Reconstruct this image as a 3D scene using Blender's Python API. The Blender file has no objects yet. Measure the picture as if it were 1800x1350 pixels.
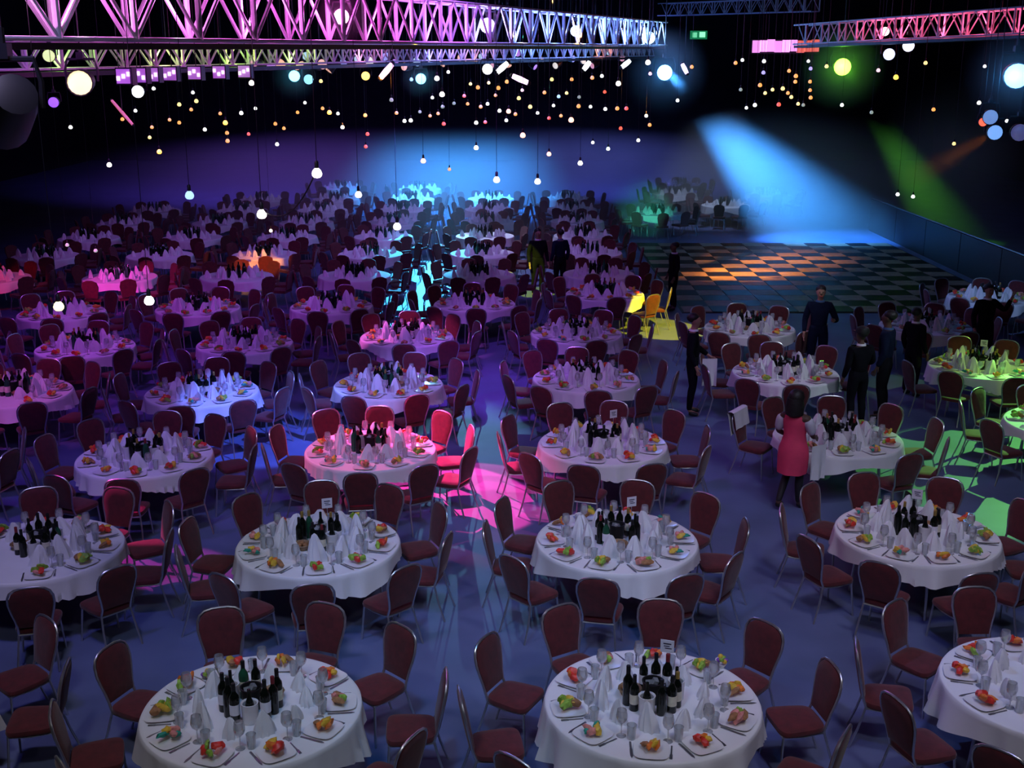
import bpy, bmesh, math, random
from mathutils import Vector, Matrix, Euler
random.seed(7)
R = math.radians
PI = math.pi
scene = bpy.context.scene
COL = scene.collection

# ------------------------------------------------------------------ camera
FPX, PITCH, HCAM = 2050.0, R(15.4), 6.03
CP, SP = math.cos(PITCH), math.sin(PITCH)
cam = bpy.data.cameras.new('camera')
cam.sensor_width = 36.0
cam.lens = FPX / 1800 * 36
cam.clip_end = 300
cam_o = bpy.data.objects.new('camera', cam)
cam_o.location = (0, 0, HCAM)
cam_o.rotation_euler = (PI / 2 - PITCH, 0, 0)
COL.objects.link(cam_o)
scene.camera = cam_o


def at(x, y, depth):
    """point of the hall seen at photo pixel (x, y) at the given distance along the view"""
    t = depth / FPX
    u, v = (x - 900) * t, (y - 675) * t
    return Vector((u, depth * CP - v * SP, HCAM - v * CP - depth * SP))


def on_floor(x, y, z=0.0):
    t = (HCAM - z) / ((y - 675) * CP + FPX * SP)
    return at(x, y, t * FPX)


# ------------------------------------------------------------------ world, exposure
w = bpy.data.worlds.new('hall_air')
scene.world = w
w.use_nodes = True
w.node_tree.nodes['Background'].inputs['Color'].default_value = (0.10, 0.11, 0.2, 1)
w.node_tree.nodes['Background'].inputs['Strength'].default_value = 0.0
vs = scene.view_settings
vs.view_transform = 'Standard'
vs.look = 'None'
vs.exposure = 0.0
vs.gamma = 1.0
vs.use_curve_mapping = False
try:
    scene.cycles.use_denoising = True
    scene.cycles.max_bounces = 5
    scene.cycles.diffuse_bounces = 3
    scene.cycles.glossy_bounces = 3
    scene.cycles.transparent_max_bounces = 16
    scene.cycles.transmission_bounces = 4
    scene.cycles.volume_bounces = 0
    scene.cycles.use_light_tree = True
    scene.cycles.use_adaptive_sampling = True
    scene.cycles.adaptive_threshold = 0.03
    scene.cycles.sample_clamp_indirect = 4.0
except Exception:
    pass


def lamp(kind, name, loc, color, power, target=None, angle=30, blend=0.3, radius=0.1):
    l = bpy.data.lights.new(name, kind)
    l.color = color
    l.energy = power
    l.shadow_soft_size = radius
    if kind == 'SPOT':
        l.spot_size = R(angle)
        l.spot_blend = blend
    o = bpy.data.objects.new(name, l)
    o.location = loc
    if target is not None:
        d = Vector(target) - Vector(loc)
        o.rotation_euler = d.to_track_quat('-Z', 'Y').to_euler()
    COL.objects.link(o)
    return o


def spot(loc, target, color, power, angle, blend=0.3, radius=0.1, name='spotlight'):
    return lamp('SPOT', name, loc, color, power, target, angle, blend, radius)


PINK, MAGENTA, VIOLET = (1, .10, .30), (1, .12, .75), (.52, .22, 1)
BLUE, CYAN, DEEP = (.16, .30, 1), (.22, .62, 1), (.10, .10, 1)
GREEN, YELLOW, ORANGE, RED, WHITE = (.25, 1, .18), (1, .78, .02), (1, .38, .06), (1, .06, .08), (1, .97, .95)
LILAC = (.72, .55, 1)
# house wash over the front rows (ceiling fixtures above and behind the gallery)
spot((-3, 3, 10), (-1.5, 9.0, 0), (1, .98, 1), 500, 70, 1, .5, 'house_wash')
spot((4, 3, 10), (3.0, 9.0, 0), (1, .98, 1), 560, 70, 1, .5, 'house_wash')
spot((-4, 8, 10), (-3, 13.0, 0), (.84, .72, 1), 540, 75, 1, .5, 'house_wash')
spot((4.5, 8, 10), (3.0, 13.0, 0), (.84, .78, 1), 580, 75, 1, .5, 'house_wash')
# coloured washes over the middle of the hall
spot((-7, 13, 9), (-7.2, 18, 0), (.34, .12, 1), 950, 75, 1, .35, 'violet_wash')
spot((-.5, 14, 9), (-.5, 19.5, 0), (.42, .14, 1), 950, 75, 1, .35, 'violet_wash')
spot((-9, 20, 9), (-8.5, 25, 0), (.52, .07, 1), 1150, 80, 1, .35, 'violet_wash')
spot((-1, 21, 9), (-1.5, 27, 0), (.44, .13, 1), 1250, 75, 1, .35, 'violet_wash')
spot((6, 11, 9), (6.0, 16.5, 0), (.62, .72, 1), 420, 70, 1, .35, 'pale_wash')
spot((-1.5, 29, 9), (-1.2, 36, 0), (.44, .24, 1), 1500, 75, 1, .35, 'violet_wash')
spot((-10, 30, 9), (-9.5, 37, 0), (.48, .14, 1), 700, 80, 1, .35, 'violet_wash')
spot((-3, 39, 9), (-3.0, 47, 0), (.36, .30, 1), 1500, 75, 1, .35, 'violet_wash')
spot((-10, 41, 9), (-9.5, 48, 0), (.50, .25, 1), 450, 75, 1, .35, 'violet_wash')
spot((-1, 6, 9.5), (-.6, 11, 0), (.10, .42, 1), 800, 45, 1, .3, 'blue_wash')
spot((3, 6, 9.5), (3.0, 12, 0), (.22, .26, 1), 480, 55, 1, .3, 'blue_wash')
spot((-5, 8, 9.5), (-4.2, 14, 0), (.20, .20, 1), 700, 60, 1, .3, 'blue_wash')
# hard coloured beams
spot((-8.2, 18.6, 6.0), (-1.9, 15.7, 0.75), PINK, 2600, 19, 0.3, .04, 'pink_beam')
spot((-8.0, 19.4, 6.2), (-.72, 16.15, 0.0), (1, .05, .26), 14000, 13, 0.12, .03, 'pink_beam')
spot((-4.0, 23.0, 7.0), (-.72, 15.9, 0), (1, .04, .28), 24000, 10.5, 0.12, .03, 'pink_beam')
spot((-9.5, 16.2, 6.0), (-4.25, 13.35, 0), (1, .05, .40), 4200, 9, 0.3, .04, 'pink_beam')
spot((-1.6, 40, 6.6), (-.55, 16.5, 0), CYAN, 3600, 7, 0.6, .08, 'cyan_beam')
spot((-2.4, 50, 7.0), (-2.5, 32.5, 0), (.06, .52, 1), 46000, 12, 0.35, .05, 'cyan_beam')
spot((12.5, 23.5, 6.5), (7.4, 17.2, 0), GREEN, 5600, 21, 0.3, .05, 'green_beam')
spot((12.5, 17.0, 6.5), (9.0, 20.4, 0.8), (.55, 1, .12), 1100, 20, 0.4, .05, 'green_beam')
spot((6.6, 21.8, 6.6), (3.45, 26.75, 0.0), YELLOW, 9000, 13, 0.12, .04, 'yellow_beam')
spot((-2.0, 25, 6.6), (.7, 31.3, 0), (.8, 1, .02), 6000, 7, 0.15, .04, 'yellow_beam')
spot((-2, 22, 6.6), (2.1, 31.8, .8), YELLOW, 1600, 7, 0.2, .04, 'yellow_beam')
spot((-2, 26, 6.6), (-7.1, 31.6, .8), (1, .30, .02), 8000, 13, 0.4, .05, 'orange_beam')
spot((-12, 20, 6.6), (-9.7, 29.0, .8), (1, .06, .60), 4200, 12, 0.4, .05, 'magenta_beam')
spot((-12, 20, 6.4), (-13.0, 29.3, .8), (1, .04, .12), 1700, 10, 0.4, .05, 'red_beam')
spot((-9.8, 14, 6.4), (-8.3, 18.6, .8), (1, .15, .75), 500, 24, 0.5, .05, 'magenta_beam')
spot((-1.0, 15, 6.4), (-4.1, 18.3, .3), (.10, .20, 1), 4000, 22, 0.35, .04, 'blue_beam')
spot((-6.0, 13, 6.4), (-2.5, 19.3, .7), (.20, .26, 1), 2000, 19, 0.5, .05, 'blue_beam')
spot((-6.5, 18, 6.4), (-2.4, 23.2, .8), (1, .14, .75), 3000, 13, 0.4, .05, 'magenta_beam')
spot((0, 20, 6.6), (4.9, 42.4, .8), (.08, 1, .62), 16000, 5.0, 0.4, .05, 'teal_beam')
spot((-3, 41, 7.0), (-.8, 36.5, .8), (.55, .62, 1), 2600, 34, 0.6, .05, 'pale_beam')
spot((1.0, 30, 7.5), (7.0, 35.3, 0), (1, .40, .07), 30000, 28, 1, .05, 'amber_beam')
spot((-.6, 16, 9.5), (-.45, 21.2, 0), (.40, .08, 1), 4200, 24, 1, .2, 'violet_beam')
spot((5, 18, 6.6), (4.9, 23.6, .8), (.75, .85, 1), 420, 26, 0.5, .05, 'pale_beam')
spot((9, 16, 6.6), (4.8, 20.0, .8), (.72, .84, 1), 520, 26, 0.5, .05, 'pale_beam')
spot((8.0, 19, 6.6), (11.1, 26.7, .8), (.30, .50, 1), 1200, 13, 0.4, .05, 'blue_beam')
spot((1.5, 13, 6.6), (4.9, 9.2, .8), (.20, .42, 1), 320, 28, 0.5, .05, 'blue_beam')
spot((0, 26, 6.6), (7.6, 52.8, .8), ORANGE, 30000, 4.5, 0.4, .05, 'orange_beam')
spot((7.4, 42.5, 6.6), (7.6, 46, .4), (.5, .62, 1), 1600, 50, 0.6, .05, 'pale_beam')

# ------------------------------------------------------------------ mesh helpers


class MB:
    def __init__(self):
        self.v, self.f, self.m = [], [], []

    def add(self, vs_, fs_, mi=0):
        b = len(self.v)
        self.v += [tuple(x) for x in vs_]
        self.f += [tuple(b + i for i in q) for q in fs_]
        self.m += [mi] * len(fs_)
        return self

    def box(self, c, s, mi=0, rot=None):
        x, y, z = [k / 2 for k in s]
        p = [Vector((a * x, b * y, d * z)) for a in (-1, 1) for b in (-1, 1) for d in (-1, 1)]
        if rot is not None:
            p = [rot @ q for q in p]
        p = [q + Vector(c) for q in p]
        return self.add(p, [(0, 1, 3, 2), (4, 6, 7, 5), (0, 4, 5, 1), (2, 3, 7, 6), (0, 2, 6, 4), (1, 5, 7, 3)], mi)

    def tube(self, path, rad, n=8, mi=0, closed=False):
        path = [Vector(p) for p in path]
        k = len(path)
        rads = rad if isinstance(rad, (list, tuple)) else [rad] * k
        vs_, fs_ = [], []
        up = None
        for i, p in enumerate(path):
            if closed:
                d = path[(i + 1) % k] - path[i - 1]
            else:
                d = path[min(i + 1, k - 1)] - path[max(i - 1, 0)]
            d.normalize()
            if up is None:
                up = Vector((0, 0, 1)) if abs(d.z) < .9 else Vector((0, 1, 0))
            s_ = d.cross(up).normalized()
            up = s_.cross(d).normalized()
            for j in range(n):
                a = 2 * PI * j / n
                vs_.append(p + (s_ * math.cos(a) + up * math.sin(a)) * rads[i])
        for i in range(k if closed else k - 1):
            for j in range(n):
                a, b = i * n + j, i * n + (j + 1) % n
                c, d = ((i + 1) % k) * n + (j + 1) % n, ((i + 1) % k) * n + j
                fs_.append((a, b, c, d))
        if not closed:
            fs_.append(tuple(range(n - 1, -1, -1)))
            fs_.append(tuple((k - 1) * n + j for j in range(n)))
        return self.add(vs_, fs_, mi)

    def lathe(self, prof, n=16, mi=0, off=(0, 0, 0), wob=None):
        vs_, fs_ = [], []
        for i, (r_, z) in enumerate(prof):
            for j in range(n):
                a = 2 * PI * j / n
                rr = r_ * (wob(i, j) if wob else 1)
                vs_.append((off[0] + rr * math.cos(a), off[1] + rr * math.sin(a), off[2] + z))
        k = len(prof)
        for i in range(k - 1):
            for j in range(n):
                fs_.append((i * n + j, i * n + (j + 1) % n, (i + 1) * n + (j + 1) % n, (i + 1) * n + j))
        if prof[0][0] > 1e-5:
            fs_.append(tuple(range(n - 1, -1, -1)))
        if prof[-1][0] > 1e-5:
            fs_.append(tuple((k - 1) * n + j for j in range(n)))
        return self.add(vs_, fs_, mi)

    def ball(self, c, s, n=10, mi=0, jit=0.0, seed=1):
        rn = random.Random(seed)
        m = max(4, n // 2 + 1)
        vs_, fs_ = [(c[0], c[1], c[2] - s[2])], []
        for i in range(1, m):
            t = PI * i / m
            for j in range(n):
                a = 2 * PI * j / n
                k = 1 + rn.uniform(-jit, jit)
                vs_.append((c[0] + s[0] * k * math.sin(t) * math.cos(a), c[1] + s[1] * k * math.sin(t) * math.sin(a), c[2] - s[2] * k * math.cos(t)))
        vs_.append((c[0], c[1], c[2] + s[2]))
        for j in range(n):
            fs_.append((0, 1 + (j + 1) % n, 1 + j))
        for i in range(m - 2):
            for j in range(n):
                a = 1 + i * n
                fs_.append((a + j, a + (j + 1) % n, a + n + (j + 1) % n, a + n + j))
        a = 1 + (m - 2) * n
        for j in range(n):
            fs_.append((a + j, a + (j + 1) % n, len(vs_) - 1))
        return self.add(vs_, fs_, mi)

    def mesh(self, name, mats, smooth=True, sharp=40):
        me = bpy.data.meshes.new(name)
        me.from_pydata(self.v, [], self.f)
        for m in (mats if isinstance(mats, (list, tuple)) else [mats]):
            me.materials.append(m)
        me.polygons.foreach_set('material_index', self.m)
        if smooth:
            me.polygons.foreach_set('use_smooth', [True] * len(self.f))
            try:
                me.set_sharp_from_angle(angle=R(sharp))
            except Exception:
                pass
        me.update()
        return me


def put(name, me, parent=None, loc=(0, 0, 0), rot=(0, 0, 0), scale=None, label=None, cat=None, group=None, kind=None):
    o = bpy.data.objects.new(name, me)
    o.location = loc
    o.rotation_euler = rot
    if scale is not None:
        o.scale = scale
    if parent is not None:
        o.parent = parent
    if label:
        o['label'] = label
    if cat:
        o['category'] = cat
    if group:
        o['group'] = group
    if kind:
        o['kind'] = kind
    COL.objects.link(o)
    return o


# ------------------------------------------------------------------ materials


def mat(name, col, rough=.6, metal=0.0, var=.12, scale=8, bump=0.0, spec=None, emit=None, strength=0, sheen=0, coords='Object'):
    m = bpy.data.materials.new(name)
    m.use_nodes = True
    nt = m.node_tree
    b = nt.nodes['Principled BSDF']
    b.inputs['Roughness'].default_value = rough
    b.inputs['Metallic'].default_value = metal
    if spec is not None:
        b.inputs['Specular IOR Level'].default_value = spec
    if sheen:
        b.inputs['Sheen Weight'].default_value = sheen
    tc = nt.nodes.new('ShaderNodeTexCoord')
    nz = nt.nodes.new('ShaderNodeTexNoise')
    nz.inputs['Scale'].default_value = scale
    nz.inputs['Detail'].default_value = 4
    nt.links.new(tc.outputs[coords], nz.inputs['Vector'])
    rp = nt.nodes.new('ShaderNodeValToRGB')
    rp.color_ramp.elements[0].position = .3
    rp.color_ramp.elements[1].position = .7
    rp.color_ramp.elements[0].color = [c * (1 - var) for c in col] + [1]
    rp.color_ramp.elements[1].color = [min(1, c * (1 + var)) for c in col] + [1]
    nt.links.new(nz.outputs['Fac'], rp.inputs['Fac'])
    nt.links.new(rp.outputs['Color'], b.inputs['Base Color'])
    if bump:
        bp = nt.nodes.new('ShaderNodeBump')
        bp.inputs['Strength'].default_value = bump
        bp.inputs['Distance'].default_value = .02
        nt.links.new(nz.outputs['Fac'], bp.inputs['Height'])
        nt.links.new(bp.outputs['Normal'], b.inputs['Normal'])
    if emit:
        b.inputs['Emission Color'].default_value = list(emit) + [1]
        b.inputs['Emission Strength'].default_value = strength
        try:
            m.cycles.emission_sampling = 'NONE'
        except Exception:
            pass
    return m


def glass_mat(name, col, clear=.75):
    m = bpy.data.materials.new(name)
    m.use_nodes = True
    nt = m.node_tree
    nt.nodes.remove(nt.nodes['Principled BSDF'])
    out = nt.nodes['Material Output']
    tr = nt.nodes.new('ShaderNodeBsdfTransparent')
    tr.inputs['Color'].default_value = list(col) + [1]
    gl = nt.nodes.new('ShaderNodeBsdfGlossy')
    gl.inputs['Roughness'].default_value = .08
    df = nt.nodes.new('ShaderNodeBsdfDiffuse')
    df.inputs['Color'].default_value = [c * .8 for c in col] + [1]
    fr = nt.nodes.new('ShaderNodeLayerWeight')
    fr.inputs['Blend'].default_value = .35
    m1 = nt.nodes.new('ShaderNodeMixShader')
    m1.inputs['Fac'].default_value = 1 - clear
    nt.links.new(tr.outputs[0], m1.inputs[1])
    nt.links.new(df.outputs[0], m1.inputs[2])
    m2 = nt.nodes.new('ShaderNodeMixShader')
    nt.links.new(fr.outputs['Facing'], m2.inputs['Fac'])
    nt.links.new(m1.outputs[0], m2.inputs[1])
    nt.links.new(gl.outputs[0], m2.inputs[2])
    nt.links.new(m2.outputs[0], out.inputs['Surface'])
    return m


def haze_mat(name, density, col=(1, 1, 1)):
    """smoke that thins out smoothly from the middle of its cloud to the rim"""
    m = bpy.data.materials.new(name)
    m.use_nodes = True
    nt = m.node_tree
    nt.nodes.remove(nt.nodes['Principled BSDF'])
    v = nt.nodes.new('ShaderNodeVolumeScatter')
    v.inputs['Color'].default_value = list(col) + [1]
    tc = nt.nodes.new('ShaderNodeTexCoord')
    dt = nt.nodes.new('ShaderNodeVectorMath')
    dt.operation = 'DOT_PRODUCT'
    nt.links.new(tc.outputs['Object'], dt.inputs[0])
    nt.links.new(tc.outputs['Object'], dt.inputs[1])
    a = nt.nodes.new('ShaderNodeMath')
    a.operation = 'SUBTRACT'
    a.use_clamp = True
    a.inputs[0].default_value = 1.0
    nt.links.new(dt.outputs['Value'], a.inputs[1])
    b = nt.nodes.new('ShaderNodeMath')
    b.operation = 'POWER'
    b.inputs[1].default_value = 1.6
    nt.links.new(a.outputs[0], b.inputs[0])
    c = nt.nodes.new('ShaderNodeMath')
    c.operation = 'MULTIPLY'
    c.inputs[1].default_value = density
    nt.links.new(b.outputs[0], c.inputs[0])
    nt.links.new(c.outputs[0], v.inputs['Density'])
    nt.links.new(v.outputs[0], nt.nodes['Material Output'].inputs['Volume'])
    return m


M_floor = mat('grey_blue_carpet', (.12, .152, .29), .55, var=.18, scale=.9, bump=.05, spec=.3)
M_wall = mat('black_drape', (.006, .006, .009), .9, var=.3, scale=2)
M_ceil = mat('black_ceiling', (.004, .004, .005), .9)
M_cloth = mat('white_linen', (.80, .80, .81), .85, var=.03, scale=3, bump=.15)
M_napkin = mat('napkin_linen', (.78, .78, .80), .85, var=.04, scale=6, bump=.1)
M_fabric = mat('burgundy_fabric', (.10, .009, .012), .8, var=.25, scale=14, bump=.1, sheen=.2)
M_chrome = mat('brushed_aluminium', (.62, .62, .64), .32, .9, var=.06, scale=20)
M_wood = mat('plywood', (.30, .19, .10), .6, var=.2, scale=6)
M_china = mat('white_china', (.82, .82, .82), .25, var=.02)
M_steel = mat('cutlery_steel', (.30, .30, .33), .3, .8, var=.05)
M_black = mat('black_paint', (.012, .012, .014), .5, var=.2)
M_bglass = mat('black_bottle_glass', (.006, .009, .006), .12, var=.2)
M_ggreen = mat('green_bottle_glass', (.02, .10, .05), .12, var=.2)
M_foil = mat('bottle_foil', (.25, .03, .04), .4, .3)
M_lab = mat('bottle_paper_label', (.70, .66, .50), .7, var=.1, scale=30)
M_glass = glass_mat('clear_glass', (.95, .96, .97), .72)
M_water = glass_mat('water_glass', (.92, .95, .97), .66)
M_wine = mat('red_wine', (.10, .006, .012), .15)
M_card = mat('white_card', (.80, .78, .84), .7, var=.03)
M_ink = mat('dark_ink', (.03, .02, .06), .7)
M_orange = mat('orange_fruit', (.85, .20, .03), .5, var=.3, scale=30)
M_red = mat('tomato_red', (.72, .045, .03), .4, var=.3, scale=30)
M_yellow = mat('yellow_pepper', (.80, .50, .05), .5, var=.3, scale=30)
M_green = mat('lettuce_green', (.28, .48, .06), .6, var=.4, scale=40)
M_brown = mat('bread_crust', (.36, .17, .07), .8, var=.4, scale=30)
M_pinkf = mat('pink_ham', (.75, .28, .24), .6, var=.3, scale=30)
M_teal = mat('teal_napkin', (.03, .34, .24), .8)
M_leaf = mat('flower_leaf', (.05, .16, .05), .7, var=.4, scale=20)
M_purple = mat('purple_petal', (.22, .06, .42), .7, var=.3)
M_truss = mat('truss_aluminium', (.75, .75, .76), .45, 0, var=.06, scale=12)
M_tileb = mat('black_tile', (.006, .006, .007), .4, var=.3, scale=3, spec=.12)
M_tilew = mat('tan_tile', (.30, .215, .155), .45, spec=.15, var=.25, scale=4, bump=.05)
M_skin = mat('skin', (.36, .19, .13), .6, var=.08)
M_skind = mat('dark_skin', (.10, .05, .035), .6, var=.08)
M_suit = mat('black_suit', (.007, .007, .011), .9, var=.2, spec=.08)
M_navy = mat('navy_jacket', (.008, .012, .034), .9, var=.2, spec=.08)
M_dress = mat('pink_dress', (.72, .05, .13), .75, var=.1, scale=6)
M_hair = mat('dark_hair', (.010, .007, .007), .55, var=.3, scale=40, bump=.3)
M_shirt = mat('pale_blouse', (.60, .58, .66), .8, var=.05)
M_tights = mat('black_tights', (.012, .010, .014), .7)
M_blue = mat('blue_shirt', (.05, .11, .26), .8)

# ------------------------------------------------------------------ the hall
XL, XR, YB, ZC = -27.0, 27.0, 76.0, 11.0


def plane_obj(name, pts, m, label):
    return put(name, MB().add(pts, [(0, 1, 2, 3)]).mesh(name, m, False), label=label, kind='structure')


plane_obj('floor', [(XL, -4, 0), (XR, -4, 0), (XR, YB, 0), (XL, YB, 0)], M_floor, 'grey blue carpeted floor of the banquet hall')
plane_obj('ceiling', [(XL, -4, ZC), (XL, YB, ZC), (XR, YB, ZC), (XR, -4, ZC)], M_ceil, 'black ceiling of the hall')


def drape(name, a, b, label):
    """a wall hung with pleated black cloth"""
    a, b = Vector(a), Vector(b)
    L = (b - a).length
    d = (b - a) / L
    nrm = Vector((-d.y, d.x, 0))
    n = int(L / .35)
    mb = MB()
    vs_, fs_ = [], []
    for i in range(n + 1):
        p = a + d * (L * i / n) + nrm * (.09 if i % 2 else 0)
        vs_ += [(p.x, p.y, 0), (p.x, p.y, ZC)]
    for i in range(n):
        fs_.append((2 * i, 2 * i + 2, 2 * i + 3, 2 * i + 1))
    put(name, mb.add(vs_, fs_).mesh(name, M_wall), label=label, kind='structure')


drape('wall_back', (XL, YB - .1, 0), (XR, YB - .1, 0), 'black pleated drape along the far end of the hall')
drape('wall_left', (XL + .1, -4, 0), (XL + .1, YB, 0), 'black pleated drape along the left side of the hall')
drape('wall_right', (XR - .1, -4, 0), (XR - .1, YB, 0), 'black pleated drape along the right side of the hall')
plane_obj('wall_front', [(XL, -3.9, 0), (XL, -3.9, ZC), (XR, -3.9, ZC), (XR, -3.9, 0)], M_wall, 'dark wall behind the gallery')

# dance floor of black and tan tiles
TS = .72
df_o = put('dance_floor', MB().box((4.3 + 6 * TS, 28.6 + 8 * TS, .008), (12 * TS + .1, 16 * TS + .1, .016)).mesh('dance_floor', M_black), label='chequered dance floor of black and tan tiles', kind='structure')


def tile_mesh(m):
    a, b, t = TS / 2 - .006, TS / 2 - .014, .014
    vs_ = [(-a, -a, 0), (a, -a, 0), (a, a, 0), (-a, a, 0), (-a, -a, t - .005), (a, -a, t - .005), (a, a, t - .005), (-a, a, t - .005), (-b, -b, t), (b, -b, t), (b, b, t), (-b, b, t)]
    fs_ = [(0, 1, 5, 4), (1, 2, 6, 5), (2, 3, 7, 6), (3, 0, 4, 7), (4, 5, 9, 8), (5, 6, 10, 9), (6, 7, 11, 10), (7, 4, 8, 11), (8, 9, 10, 11)]
    return MB().add(vs_, fs_).mesh('tile', m, False)


T_b, T_w = tile_mesh(M_tileb), tile_mesh(M_tilew)
for i in range(12):
    for j in range(16):
        put('tile', T_b if (i + j) % 2 else T_w, df_o, (4.3 + (i + .5) * TS, 28.6 + (j + .5) * TS, .016))

# low black barrier beside the dance floor with a pale top rail
br = put('barrier', None, loc=(13.35, 34.5, 0), label='low black crowd barrier beside the dance floor', cat='barrier')
for k in range(6):
    put('panel', MB().box((0, -7.5 + k * 3.0, .58), (.08, 2.96, 1.16)).mesh('panel', M_black, False), br)
put('top_rail', MB().tube([(0, -9.0, 1.19), (0, 9.0, 1.19)], .028, 8).mesh('top_rail', M_chrome), br)

# ------------------------------------------------------------------ chair


def rounded_panel(outline, y0, y1, puff, inset, tilt):
    """padded panel: outline in xz, pillowed both ways"""
    n = len(outline)
    cx = sum(p[0] for p in outline) / n
    cz = sum(p[1] for p in outline) / n
    rings = [(.55, y0 - puff), (.88, y0 - puff * .7), (1, y0), (1, y1), (.88, y1 + puff * .7), (.55, y1 + puff)]
    vs_, fs_ = [], []
    for s_, y in rings:
        for (x, z) in outline:
            xx, zz = cx + (x - cx) * s_, cz + (z - cz) * s_
            vs_.append((xx, y - (zz - .45) * tilt, zz))
    for i in range(len(rings) - 1):
        for j in range(n):
            fs_.append((i * n + j, i * n + (j + 1) % n, (i + 1) * n + (j + 1) % n, (i + 1) * n + j))
    fs_.append(tuple(range(n - 1, -1, -1)))
    fs_.append(tuple((len(rings) - 1) * n + j for j in range(n)))
    return vs_, fs_


TILT = .20
back_half = [(.150, .49), (.165, .58), (.190, .68), (.206, .77), (.203, .84), (.180, .895), (.135, .93), (.07, .945)]
back_out = [(x, z) for x, z in back_half] + [(0, .948)] + [(-x, z) for x, z in reversed(back_half)]
BACK_Y = -.215


def chair_meshes():
    out = {}
    # seat
    sq = []
    for k in range(28):
        a = 2 * PI * k / 28
        c, s_ = math.cos(a), math.sin(a)
        e = .42
        x = math.copysign(abs(c) ** e, c) * .215
        y = math.copysign(abs(s_) ** e, s_) * .215
        sq.append((x * (1 + .10 * y / .215), y))
    rings = [(.93, .405), (1, .415), (1.02, .435), (.99, .458), (.9, .470), (.6, .478)]
    vs_, fs_ = [], []
    for s_, z in rings:
        vs_ += [(x * s_, y * s_, z) for x, y in sq]
    n = len(sq)
    for i in range(len(rings) - 1):
        for j in range(n):
            fs_.append((i * n + j, i * n + (j + 1) % n, (i + 1) * n + (j + 1) % n, (i + 1) * n + j))
    fs_ += [tuple(range(n - 1, -1, -1)), tuple((len(rings) - 1) * n + j for j in range(n))]
    out['seat'] = MB().add(vs_, fs_).mesh('seat', M_fabric)
    v, f = rounded_panel(back_out, BACK_Y - .012, BACK_Y + .012, .016, .02, TILT)
    out['backrest'] = MB().add(v, f).mesh('backrest', M_fabric)
    # tube round the backrest, down to the seat
    fr = [(x * 1.05 + .004 * (1 if x > 0 else -1 if x < 0 else 0), z + (.012 if z > .8 else 0)) for x, z in back_out]
    path = [(.165, BACK_Y + .02, .41)] + [(x, BACK_Y - (z - .45) * TILT, z) for x, z in fr] + [(-.165, BACK_Y + .02, .41)]
    out['back_frame'] = MB().tube(path, .0125, 8).mesh('back_frame', M_chrome)
    out['seat_frame'] = MB().tube([(.19, .19, .398), (.20, 0, .398), (.165, -.20, .398), (-.165, -.20, .398), (-.20, 0, .398), (-.19, .19, .398)], .011, 6, closed=True).mesh('seat_frame', M_chrome)
    for nm, sx, sy in (('fl', -1, 1), ('fr', 1, 1), ('rl', -1, -1), ('rr', 1, -1)):
        if sy > 0:
            p = [(sx * .185, .185, .405), (sx * .20, .20, .2), (sx * .215, .215, .0)]
        else:
            p = [(sx * .165, -.195, .41), (sx * .185, -.25, .2), (sx * .20, -.32, .0)]
        out['leg_' + nm] = MB().tube(p, .0115, 8).mesh('leg', M_chrome)
    return out


CH = chair_meshes()


CHAIRS = []


def chair(loc, rz, label, group, detail=True):
    CHAIRS.append((Vector(loc), rz))
    t = put('banquet_chair', None, loc=loc, rot=(0, 0, rz), label=label, cat='chair', group=group)
    put('seat', CH['seat'], t)
    put('backrest', CH['backrest'], t)
    put('back_frame', CH['back_frame'], t)
    if detail:
        put('seat_frame', CH['seat_frame'], t)
    for k in ('leg_fl', 'leg_fr', 'leg_rl', 'leg_rr'):
        put('leg', CH[k], t)
    return t


def far_chair_into(mb, M):
    """a plainer chair of the same outline, added to a shared mesh"""
    tmp = MB()
    tmp.box((0, 0, .44), (.43, .43, .07), 0)
    half = [(.15, .49), (.205, .77), (.18, .895), (.07, .945)]
    ol = half + [(-x, z) for x, z in reversed(half)]
    n = len(ol)
    v = [(x, BACK_Y + .02 - (z - .45) * TILT, z) for x, z in ol] + [(x, BACK_Y - .02 - (z - .45) * TILT, z) for x, z in ol]
    tmp.add(v, [tuple(range(n)), tuple(range(2 * n - 1, n - 1, -1))] + [(i, i + n, (i + 1) % n + n, (i + 1) % n) for i in range(n)], 0)
    for sx, sy in ((-1, 1), (1, 1), (-1, -1), (1, -1)):
        tmp.tube([(sx * .18, sy * .19, .41), (sx * .205, sy * .27, 0)], .012, 4, 1)
    b = len(mb.v)
    mb.v += [tuple(M @ Vector(p)) for p in tmp.v]
    mb.f += [tuple(b + i for i in q) for q in tmp.f]
    mb.m += tmp.m


# ------------------------------------------------------------------ table, cloth
TR, TH = .915, .752


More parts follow.
